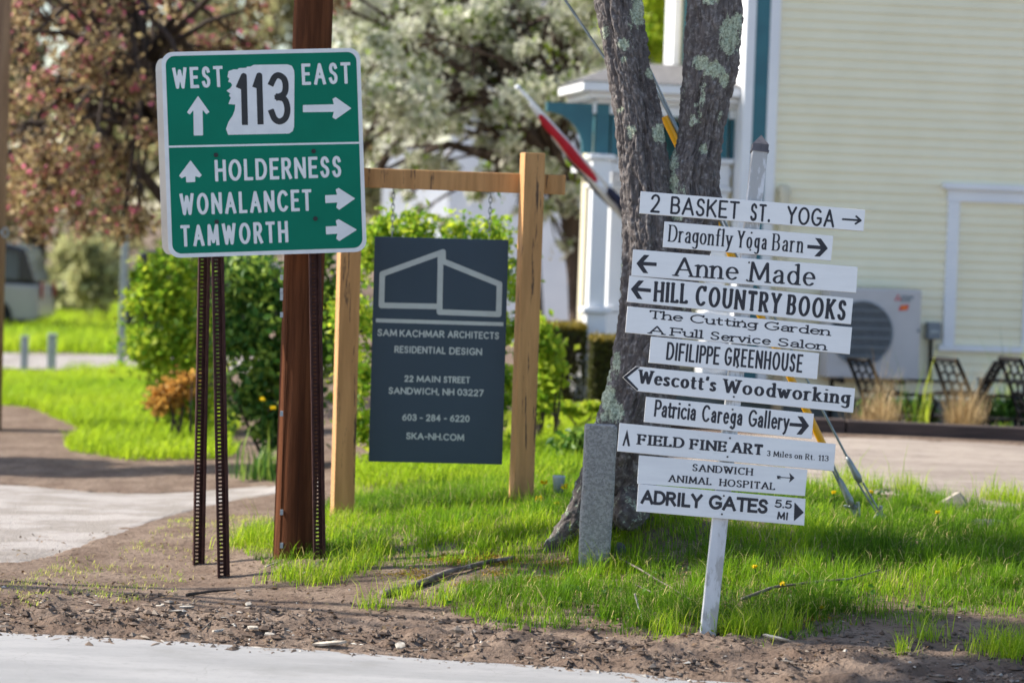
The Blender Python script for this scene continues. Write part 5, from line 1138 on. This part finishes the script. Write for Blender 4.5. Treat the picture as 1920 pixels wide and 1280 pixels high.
plant_blades('daffodil_leaves', M['leaf_deep'], 500, 850, 24.8, 120, .25, .26, .02, 'upright bluish green daffodil leaves at the foot of the dark shrub', 'plant', None, (.05, .5))
def flower(px, py, Y, zpx, s, lab, cat='flower', group=None):
    c = P(px, py, Y); b_ = np.array((c[0], Y, float(zg(c[0], Y)))); r = thing('flower', lab, cat, tuple(b_), 0, group); h = max(c[2] - b_[2], .02); Z = np.zeros(3)
    MB().tube([(0, 0, 0), (.01, 0, h * .6), (0, 0, h)], .003, 5).build('stem', M['leaf_deep'], r, off=Z)
    n = 34; a = rng.uniform(0, 6.28, n); C = np.stack([np.cos(a) * s * .35, np.sin(a) * s * .35, h + rng.uniform(-.2, .3, n) * s], 1); link('petals', leaf_mesh('petals', M['petal'], C, np.full(n, s * .6), rng.random(n), 1.5), r)
for px, py, Y, lab in ((1563, 923, 19.5, 'yellow dandelion just right of the FIELD FINE ART board'), (1633, 922, 19.7, 'yellow dandelion behind the guy anchor eye'), (1758, 960, 18.9, 'yellow dandelion in the grass left of the dark rock'),
                       (1543, 1139, 16.5, 'yellow dandelion low in the shaded grass right of the signpost'), (1415, 1062, 17.2, 'tiny orange dandelion right of the signpost post'), (1467, 1094, 16.8, 'small yellow dandelion nearest the long bent twig')):
    flower(px, py, Y, 0, .032, lab, 'dandelion')
for px, py, Y, lab in ((492, 748, 24.8, 'yellow daffodil left of the utility pole'), (512, 765, 24.7, 'pale yellow daffodil beside the pole')): flower(px, py, Y, 0, .045, lab, 'daffodil')
for px, py, Y, lab in ((1020, 905, 20, 'yellow flower left of the little white marker'), (1045, 945, 19.6, 'yellow flower in front of the tree root'), (1058, 912, 20, 'orange yellow flower right of the little white marker'), (1010, 935, 19.9, 'yellow flower nearest the right frame post')): flower(px, py, Y, 0, .05, lab, 'flower')
shrub('weed', 'bright yellow green weed at the foot of the white signpost', 'plant', 1345, 1190, 15.98, [(1335, 1185, 12, .8), (1352, 1180, 12, .9), (1342, 1176, 9, 1)], 260, M['leaf_green'], .022, tint=(.7, 1), stems=3)

# ------------------------------------------------------------------ litter, rocks and sticks
def rock(px, py, Y, sx, sy, sz, m, label, seed, sunk=.3, rz=0, name='rock', cat='rock'):
    c = P(px, py, Y); b_ = np.array((c[0], Y, float(zg(c[0], Y)))); import bmesh
    bm = bmesh.new(); bmesh.ops.create_icosphere(bm, subdivisions=4, radius=1); r2 = random.Random(seed); planes = [Vector((r2.gauss(0, 1), r2.gauss(0, 1), r2.gauss(0, 1))).normalized() for _ in range(11)]
    for v in bm.verts:
        p = v.co.copy()
        for n_ in planes:
            d = p.dot(n_) - .72
            if d > 0: p -= n_ * d
        v.co = Vector((p.x * sx, p.y * sy, p.z * sz + sz * (1 - 2 * sunk) * .7))
    me = bpy.data.meshes.new(name); bm.to_mesh(me); bm.free(); me.materials.append(m); o = link(name, me, None, b_); o.rotation_euler[2] = rz; return tag(o, label, cat)
def wedge():
    c = ground_at(1787, 955); b = MB(); V = [(-.17, -.05, -.03), (.13, -.1, -.03), (.15, .1, -.03), (-.13, .12, -.03), (-.13, -.03, .03), (.04, -.03, .13), (.03, .09, .12), (-.12, .09, .03), (.13, -.02, .02)]
    b.add(V, [(0, 1, 8, 5, 4), (4, 5, 6, 7), (0, 4, 7, 3), (3, 7, 6, 2), (1, 2, 8), (8, 2, 6, 5), (0, 3, 2, 1)]); o = b.build('rock', M['rock_pale'], None, .008, off=np.zeros(3)); o.location = c; tag(o, 'pale angular rock with a peaked top at the gravel edge', 'rock')
wedge()
rock(1860, 962, 19.2, .15, .12, .07, M['rock_dark'], 'dark flat rock in the grass near the right edge', 5, .25)
rock(1715, 945, 19.9, .11, .09, .045, M['rock_pale'], 'flat pale stone left of the peaked rock', 8, .3)
rock(1840, 945, 20, .16, .1, .04, M['rock_pale'], 'flat pale stone between the peaked rock and the dark rock', 9, .3)
rock(1162, 995, 17.9, .05, .06, .08, M['rock_dark'], 'dark rock tucked behind the right side of the granite post', 11, .25)
def stick(pts, rad, m, label, Ys, name='stick', lift=.01):
    q = []
    for (px, py), Y in zip(pts, Ys):
        g_ = ground_at(px, py) if Y is None else P(px, py, Y); q.append(g_ + np.array((0, 0, lift)))
    q = np.array(q); t = np.linspace(0, len(q) - 1, 5 * len(q)); Q = np.stack([np.interp(t, np.arange(len(q)), q[:, i]) for i in range(3)], 1); Q += np.cumsum(rng.normal(0, rad * .07, Q.shape), 0)
    o = MB().tube(Q, np.linspace(rad, rad * .45, len(Q)) * rng.uniform(.85, 1.15, len(Q)), 8).build(name, m, None, smooth=True, off=Q[0]); o.location = Q[0]; return tag(o, label, 'stick')
stick([(716, 1120), (780, 1103), (850, 1078), (915, 1060), (965, 1052)], .026, M['stick'], 'thick fallen branch lying across the bare patch below the hanging sign', [None] * 5, lift=.02)
stick([(1390, 1142), (1450, 1120), (1530, 1110), (1590, 1106), (1648, 1088)], .011, M['stick'], 'long bent twig in the grass right of the white signpost', [None] * 5, lift=.06)
stick([(1140, 1052), (1200, 1082), (1250, 1112), (1295, 1140)], .008, M['stick'], 'thin dark twig running from the granite post towards the signpost', [None] * 4, lift=.05)
stick([(1190, 1112), (1196, 1135), (1207, 1168)], .006, M['chip'], 'thin pale upright twig in the grass below the granite post', [16.4, 16.4, 16.35], lift=0)
stick([(1192, 1112), (1225, 1127), (1252, 1115)], .006, M['stick'], 'short forked twig in the grass left of the signpost', [None] * 3, lift=.05)
stick([(350, 1118), (390, 1112), (438, 1108)], .012, M['bark_dark'], 'short dark stick on the soil in front of the channel posts', [None] * 3)
stick([(565, 1078), (585, 1062), (606, 1047)], .007, M['chip'], 'pale straw leaning in the grass at the foot of the utility pole', [18.3, 18.35, 18.4], lift=0)
stick([(498, 1066), (530, 1052)], .007, M['chip'], 'pale twig lying left of the utility pole foot', [None] * 2)
stick([(400, 1188), (440, 1182), (472, 1178)], .01, M['chip'], 'pale thin stick on the soil bank near the road', [None] * 3)
stick([(375, 1190), (400, 1168), (422, 1150)], .006, M['stick'], 'thin grey twig leaning on the soil bank', [None] * 3, lift=.02)
def chip(px, py, L, Wd, H, rz, label, m=None):
    c = ground_at(px, py) + np.array((0, 0, .028)); b = MB(); pts = [(-L / 2, -Wd * .3, 0), (-L * .2, -Wd / 2, 0), (L * .3, -Wd * .45, 0), (L / 2, Wd * .1, 0), (L * .15, Wd / 2, 0), (-L * .4, Wd * .3, 0)]
    b.prism(pts, (0, 0, H)); o = b.build('wood_chip', m or M['chip'], None, .002, off=np.zeros(3)); o.location = c; o.rotation_euler = (random.uniform(-.3, .3) + .35, random.uniform(-.2, .2), rz); tag(o, label, 'wood chip')
chip(618, 1217, .2, .035, .015, -.25, 'long pale splinter of wood at the road edge left of the square chip')
chip(750, 1221, .06, .06, .012, .5, 'small square white chip lying at the road edge below the hanging sign')
chip(465, 1143, .05, .035, .012, 1, 'pale chip on the soil below the channel posts')
chip(475, 1188, .07, .04, .014, -.6, 'pale bark chip at the end of the thin stick on the bank')
chip(350, 1148, .09, .03, .012, .1, 'pale brown chip on the bank near the left')
chip(300, 1147, .06, .04, .014, .7, 'whitish chip leftmost on the soil bank')
chip(505, 1200, .06, .04, .012, .2, 'small pale chip beside the long splinter')
chip(1238, 1231, .035, .03, .012, .3, 'small white chip on the gravel strip left of the signpost foot')
chip(1455, 1207, .16, .02, .012, -.15, 'curved pale bark strip at the foot of the signpost to the right')
def marker():
    c = P(1047, 918, 20.2); b_ = np.array((c[0], 20.2, float(zg(c[0], 20.2)))); o = MB().lathe((0, 0, 0), [(.03, 0), (.04, .1), (.042, .11), (.036, .112), (.034, .1), (.02, .05)], 16).build('plant_pot', M['steel_pale'], None, smooth=True, off=np.zeros(3)); o.location = (b_[0], b_[1], P(1047, 918, 20.2)[2] - .02)
    o.scale = (1.1, 1.1, 1.1); tag(o, 'small white plastic pot in the grass between frame and tree', 'pot')
marker()

# ------------------------------------------------------------------ furled flag on the porch
def flag():
    Y = 28.6; a, b = P(971, 163, Y - .6), P(1215, 432, Y + .8); root = thing('flag', 'furled red white and blue flag on a white pole angled out from the porch', 'flag', tuple(b))
    MB().tube([a, b], .017, 10).build('flag_pole', M['trim'], root, smooth=True)
    MB().lathe(a - np.array((0, 0, .02)), [(.0, -.02), (.03, 0), (.03, .025), (.0, .045)], 12).build('pole_tip', M['trim'], root, smooth=True)
    ax = unit(b - a); L = np.linalg.norm(b - a); n = 60; dn = np.array((-.75, 0, -.65)); dn = unit(dn - ax * (dn @ ax)); sd_ = np.cross(ax, dn)
    for (nm, m, t0, t1, o0, o1, sw, r) in (('cloth', 'flag_white', .1, .9, .028, .10, .0, .032), ('red_fold', 'flag_red', .17, .62, .03, .06, -.02, .048), ('white_fold', 'flag_white', .3, .92, .075, .115, .03, .026), ('navy_fold', 'flag_navy', .68, .93, .015, .03, -.035, .05), ('dark_fold', 'flag_navy', .42, .8, .115, .13, .02, .014)):
        pts = []; rad = []
        for i in range(n):
            t = t0 + (t1 - t0) * i / (n - 1); s_ = math.sin(math.pi * i / (n - 1)) ** .35; pts.append(a + ax * L * t + dn * (o0 + (o1 - o0) * i / (n - 1) + .004 * math.sin(i * .2)) + sd_ * (sw + .008 * math.sin(i * .13))); rad.append(r * (.25 + .75 * s_) * (1 + .08 * math.sin(i * .23)))
        MB().tube(pts, rad, 14, aspect=.7).build(nm, M[m], root, smooth=True)
flag()

# ------------------------------------------------------------------ blossom trees and the far side of the road
def tree(name, label, trunk_pts, Y, clumps, n, m, size, bark, tint=(0, 1), rad=.2, limbs=None, group=None, flat=0):
    """trunk_pts: (px,py) path; clumps (px,py,r px, squash, dY); limbs: extra (px,py) paths"""
    q = [P(x, y, Y) for x, y in trunk_pts]; base = q[0].copy(); base[2] = float(zt(base[0], Y)); root = thing(name, label, 'tree', tuple(base), 0, group)
    b = MB(); b.tube([base - (0, 0, .1)] + q, [rad * 1.25] + list(np.linspace(rad, rad * .5, len(q))), 12); b.build('trunk', bark, root, smooth=True)
    b = MB(); cl = []
    for k in clumps: cl.append((*P(k[0], k[1], Y + k[4]), k[2] / F_PX * Y, k[3]))
    for lp in (limbs or []):
        pts = [P(x, y, Y + rng.normal(0, .1)) for x, y in lp]; b.tube(pts, np.linspace(rad * .42, rad * .1, len(pts)), 8)
    for k in cl[::2]:
        e = np.array(k[:3]); s_ = q[rng.integers(len(q) // 2, len(q))]; mid = (e + s_) / 2 + np.array((rng.normal(0, .15), rng.normal(0, .15), .15)); b.tube([s_, mid, e], [rad * .3, rad * .17, rad * .06], 6)
        for _ in range(3):
            e2 = e + rng.normal(0, k[3] * .6, 3); b.tube([mid * .3 + e * .7, e2], [rad * .09, rad * .03], 5)
    if len(b.v): b.build('limb', bark, root, smooth=True)
    pts, ki = clump_points(cl, n, .15); sh = rng.random(len(cl)) * .3 - .15; t = np.clip(rng.random(n) * (tint[1] - tint[0]) + tint[0] + sh[ki] * (m is not M['leaf_bronze']), 0, 1)
    link('crown', leaf_mesh('crown', m, pts - base, size * rng.uniform(.6, 1.4, n), t, flat), root); return root
def lumps(n, x0, x1, y0, y1, r0, r1, dy, keep=lambda x, y: True):
    o = []
    while len(o) < n:
        x, y = rng.uniform(x0, x1), rng.uniform(y0, y1)
        if keep(x, y): o.append((x, y, rng.uniform(r0, r1), .85, rng.uniform(-dy, dy)))
    return o
tree('blossom_tree', 'bronze leaved crabapple with pink blossoms behind the green sign', [(395, 700), (372, 560), (345, 420), (318, 250), (270, 120), (230, -40)], 34,
     lumps(120, -60, 330, -160, 400, 22, 50, 2.2, lambda x, y: y < 300 or x < 230) + lumps(34, 300, 640, -160, 330, 25, 50, 1.8) + lumps(16, 5, 270, 350, 440, 18, 34, 1.5), 25000, M['leaf_bronze'], .085, M['bark_dark'], rad=.2,
     limbs=[[(345, 420), (270, 330), (200, 250), (120, 200)], [(330, 330), (290, 230), (300, 120), (330, 20)], [(360, 480), (440, 380), (520, 250), (600, 120)], [(318, 250), (240, 200), (150, 60)]])
tree('blossom_tree', 'white blossoming tree with dark spreading limbs behind the timber frame', [(1092, 640), (1086, 520), (1070, 400), (1040, 300), (990, 200), (930, 80), (900, -60)], 36,
     lumps(190, 590, 1130, -150, 235, 16, 38, 2.2) + lumps(46, 640, 1060, 210, 330, 14, 26, 1.5) + lumps(22, 690, 1070, 320, 440, 10, 20, 1.2) + lumps(5, 1020, 1120, 300, 480, 14, 26, .6), 48000, M['leaf_white'], .09, M['bark_brown'], rad=.17,
     limbs=[[(1040, 300), (930, 300), (840, 270), (760, 300), (700, 330)], [(700, 345), (720, 300), (760, 250), (800, 215), (850, 120)], [(620, 380), (655, 310), (690, 250), (740, 200), (800, 90)], [(1070, 400), (1000, 330), (920, 350), (830, 340)], [(990, 200), (1080, 120), (1110, 20)]])
tree('tree', 'young bright green tree among the white blossoms', [(1010, 640), (1000, 420), (985, 200), (970, 20)], 38.5, lumps(12, 920, 1110, -60, 330, 20, 42, 1) + lumps(9, 1120, 1265, -70, 130, 22, 40, 1), 13000, M['leaf_green'], .1, M['bark_dark'], tint=(.4, 1), rad=.09)
for i, (px, Y, top, wpx, lab) in enumerate([(60, 88, -120, 150, 'broad far tree behind the pale vehicle at the left edge'), (330, 80, -160, 190, 'tall far tree in the gap left of the green sign'), (560, 95, -160, 180, 'far tree directly behind the utility pole'), (860, 100, -220, 170, 'far tree beyond the white house gable'), (1130, 90, -220, 170, 'far tree beyond the porch roof'), (-220, 85, -160, 180, 'far tree beyond the left edge'), (200, 110, -200, 170, 'farthest tree between the two left trees')]):
    tree('tree', lab, [(px, 600), (px + 8, 420), (px, 200), (px - 6, 60)], Y, lumps(26, px - wpx, px + wpx, top, 480 if px < 700 else 200, 40, 75, 4), 4200, M['leaf_far'], .42, M['bark_dark'], rad=.4, group=None)
for px, py, Y, w_, h_, lab in ((150, 560, 62, 60, 60, 'grey green bush left of the thin metal post'), (190, 540, 58, 40, 50, 'grey green bush right behind the thin metal post')):
    shrub('shrub', lab, 'shrub', px, py + 20, Y, [(px + rng.uniform(-w_, w_), py - rng.uniform(-10, h_ * 1.6), 32, 1) for _ in range(12)], 3000, M['leaf_far'], .2, tint=(.3, 1))
def shade_tree(label, x, y, lobes, n):
    base = np.array((x, y, float(zt(x, y)))); root = thing('tree', label, 'tree', tuple(base)); b = MB(); b.tube([base - (0, 0, .1), base + (.1, 0, 3), base + (.05, 0, lobes[0][2] - 1.2 - base[2])], [.2, .15, .08], 10); b.build('trunk', M['bark_dark'], root, smooth=True)
    b = MB(); top = base + (.05, 0, lobes[0][2] - 1.3 - base[2])
    for l in lobes: b.tube([top, (top + np.array(l[:3])) / 2 + (0, 0, .1), l[:3]], [.05, .03, .012], 6)
    b.build('limb', M['bark_dark'], root, smooth=True); d = unit(rng.normal(size=(n, 3))); k = rng.integers(0, len(lobes), n); L = np.array(lobes)
    p = L[k, :3] + d * (rng.random(n) ** .5)[:, None] * L[k, 3:6]; link('crown', leaf_mesh('crown', M['leaf_green'], p - base, rng.uniform(.08, .14, n), rng.random(n)), root)
shade_tree('leafy roadside tree just outside the left edge whose shadow crosses the lawn', -12.5, 20, [(-7.6, 20.3, 8.5, 1.0, .42, .5), (-6.2, 20.7, 8.9, .7, .35, .4), (-7.6, 18.6, 8.5, 1.0, .4, .5), (-6.2, 18.3, 8.6, .9, .4, .5), (-6.9, 17.7, 8.6, 1.0, .4, .4), (-5.8, 17.4, 8.7, .9, .5, .4), (-7.2, 17.2, 8.4, .8, .3, .3)], 14000)
shade_tree('leafy tree outside the left edge whose shadow falls on the soil beside the drive', -12.6, 29.2, [(-11.7, 27.7, 6.6, 1.0, .55, .4), (-10.3, 27.9, 6.7, 1.0, .5, .4), (-9.1, 27.5, 6.6, 1.0, .5, .4), (-12.6, 28.6, 6.8, 1.0, .5, .5)], 9000)
def far_house():
    Y = 56; base = P(900, 600, Y); base[2] = 0; th = R(-16); root = thing('far_house', 'white gabled house far behind the blossom tree', 'house', tuple(base), th); Z = np.zeros(3)
    x0 = (830 - 900) / F_PX * Y; x1 = (1135 - 900) / F_PX * Y; H = P(900, 150, Y)[2]
    b = MB(); b.box(((x0 + x1) / 2, 4, H / 2), (x1 - x0, 8, H)); b.box((x0 - 1.2, 5.5, H * .38), (2.4, 5, H * .76)); b.build('wall', M['house_white'], root, off=Z)
    b = MB(); b.prism([(x0 - .3, -.3, H), (x1 + .3, -.3, H), (x1 + .3, 4, H + 2.6), (x0 - .3, 4, H + 2.6)], (0, 0, .15)); b.prism([(x0 - .3, 8.3, H), (x0 - .3, 4, H + 2.6), (x1 + .3, 4, H + 2.6), (x1 + .3, 8.3, H)], (0, 0, .15)); b.build('roof', M['shingle'], root, off=Z)
    for k in range(1):
        b = MB(); u = x0 + 3.9; b.box((u, -.02, 2.1), (.8, .05, 1.4)); fr = b.build('window', M['trim'], root, off=Z); b = MB(); b.box((u, -.05, 2.1), (.62, .02, 1.2)); b.build('pane', M['glass'], fr, off=Z)
far_house()
def car(name, label, px_end, Y, paint, rz, z0=None):
    """a tall estate car seen from the side, its tail at px_end"""
    c = P(px_end, 600, Y); z = float(zt(c[0], Y)); root = thing(name, label, 'car', (c[0], Y, z), rz); Z = np.zeros(3); hw_ = .9
    low = [(0, .35), (.02, .75), (.05, .95), (1.2, .98), (3.2, .98), (4.3, .9), (4.6, .72), (4.65, .4), (4.5, .3), (.1, .28)]
    b = MB(); b.prism([(-x, -hw_, y) for x, y in low], (0, 2 * hw_, 0)); body = b.build('body', paint, root, .05, off=Z)
    up = [(.08, .982), (.3, 1.62), (.6, 1.7), (2.1, 1.7), (2.5, 1.62), (3.3, .982)]; b = MB(); b.prism([(-x, -hw_ + .06, y) for x, y in up], (0, 2 * hw_ - .12, 0)); b.build('cabin', paint if paint is M['car_dark'] else M['car_dark'], root, .05, off=Z)
    for x0, x1 in ((.42, 1.25), (1.33, 2.05), (2.13, 2.6)):
        b = MB(); b.prism([(-x0, -hw_ + .045, 1.05), (-x1 - (.25 if x0 > 2 else 0), -hw_ + .045, 1.05), (-x1, -hw_ + .045, 1.55), (-x0, -hw_ + .045, 1.55)], (0, .012, 0)); b.build('window', M['glass'], root, off=Z)
    for x in (.85, 3.75):
        for y in (-hw_ + .09, hw_ - .09):
            b = MB(); b.tube([(-x, y - .11, .34), (-x, y + .11, .34)], .34, 20); wh = b.build('wheel', M['tyre'], root, off=Z); b = MB(); b.tube([(-x, y - .125, .34), (-x, y + .125, .34)], .2, 14); b.build('rim', M['steel'], wh, off=Z)
    for y in (-.72, .72): b = MB(); b.box((.012, y, .85), (.03, .2, .3)); b.build('tail_light', M['lamp_red'], root, .006, off=Z)
    b = MB(); b.box((-2.3, -hw_ - .006, .55), (3.4, .02, .05)); b.build('trim_strip', M['tyre'], root, off=Z)
    b = MB(); b.box((-2.3, 0, 1.712), (2.0, 1.1, .02)); b.build('roof_panel', paint, root, .005, off=Z)
    return root
car('parked_car', 'pale parked car with dark windows beyond the lawn at the left edge', 88, 54, M['car_white'], 0)
car('parked_car', 'black parked car mostly hidden behind the bright green shrub', 238, 52, M['car_dark'], math.pi)
def far_post(px, py, Y, top, wpx, name, label, cat, m):
    a, b = P(px, py, Y), P(px + (py - top) * .035, top, Y); a[2] = float(zt(a[0], Y)) - .05; r = wpx / F_PX * Y / 2; root = MB(); 
    root.box((a + b) / 2, (2 * r, 2 * r, np.linalg.norm(b - a)), Vector((0, 0, 1)).rotation_difference(Vector(b - a)).to_matrix()); root.box(b + np.array((0, 0, .02)), (2.3 * r, 2.3 * r, .03))
    o = root.build(name, m, None, .01, off=a); o.location = a; tag(o, label, cat)
far_post(226, 702, 41, 395, 12, 'metal_post', 'tall thin grey metal post beside the far road', 'post', M['steel_pale'])
far_post(96, 690, 39.5, 630, 15, 'stone_post', 'short pale grey stone post by the far road, right one of the pair', 'stone post', M['steel_pale'])
far_post(45, 692, 40.2, 634, 13, 'stone_post', 'short grey stone post by the far road nearest the left edge', 'stone post', M['steel_pale'])
def left_pole():
    Y = 30; a = P(-20, 880, Y); a[2] = float(zt(a[0], Y)); x1 = P(22, 0, Y)[0]; root = thing('utility_pole', 'weathered tan wooden pole at the left edge of the picture', 'utility pole', (x1 - .15, Y, a[2]))
    b = MB(); b.tube([(0, 0, -.1), (0, 0, 9)], [.165, .13], 24); b.build('pole_shaft', M['pole2'], root, smooth=True, off=np.zeros(3))
    c = P(13, 436, Y) - np.array((x1 - .15, Y, a[2])); b = MB(); b.tube([c + np.array((.03 * math.cos(t), -.1, .05 * math.sin(t))) for t in np.linspace(0, 2 * math.pi, 15)], .008, 6, cap=False); b.tube([c + np.array((-.12, -.1, 0)), c + np.array((-.03, -.1, 0))], .012, 6); b.build('cable_ring', M['steel_pale'], root, off=np.zeros(3))
left_pole()
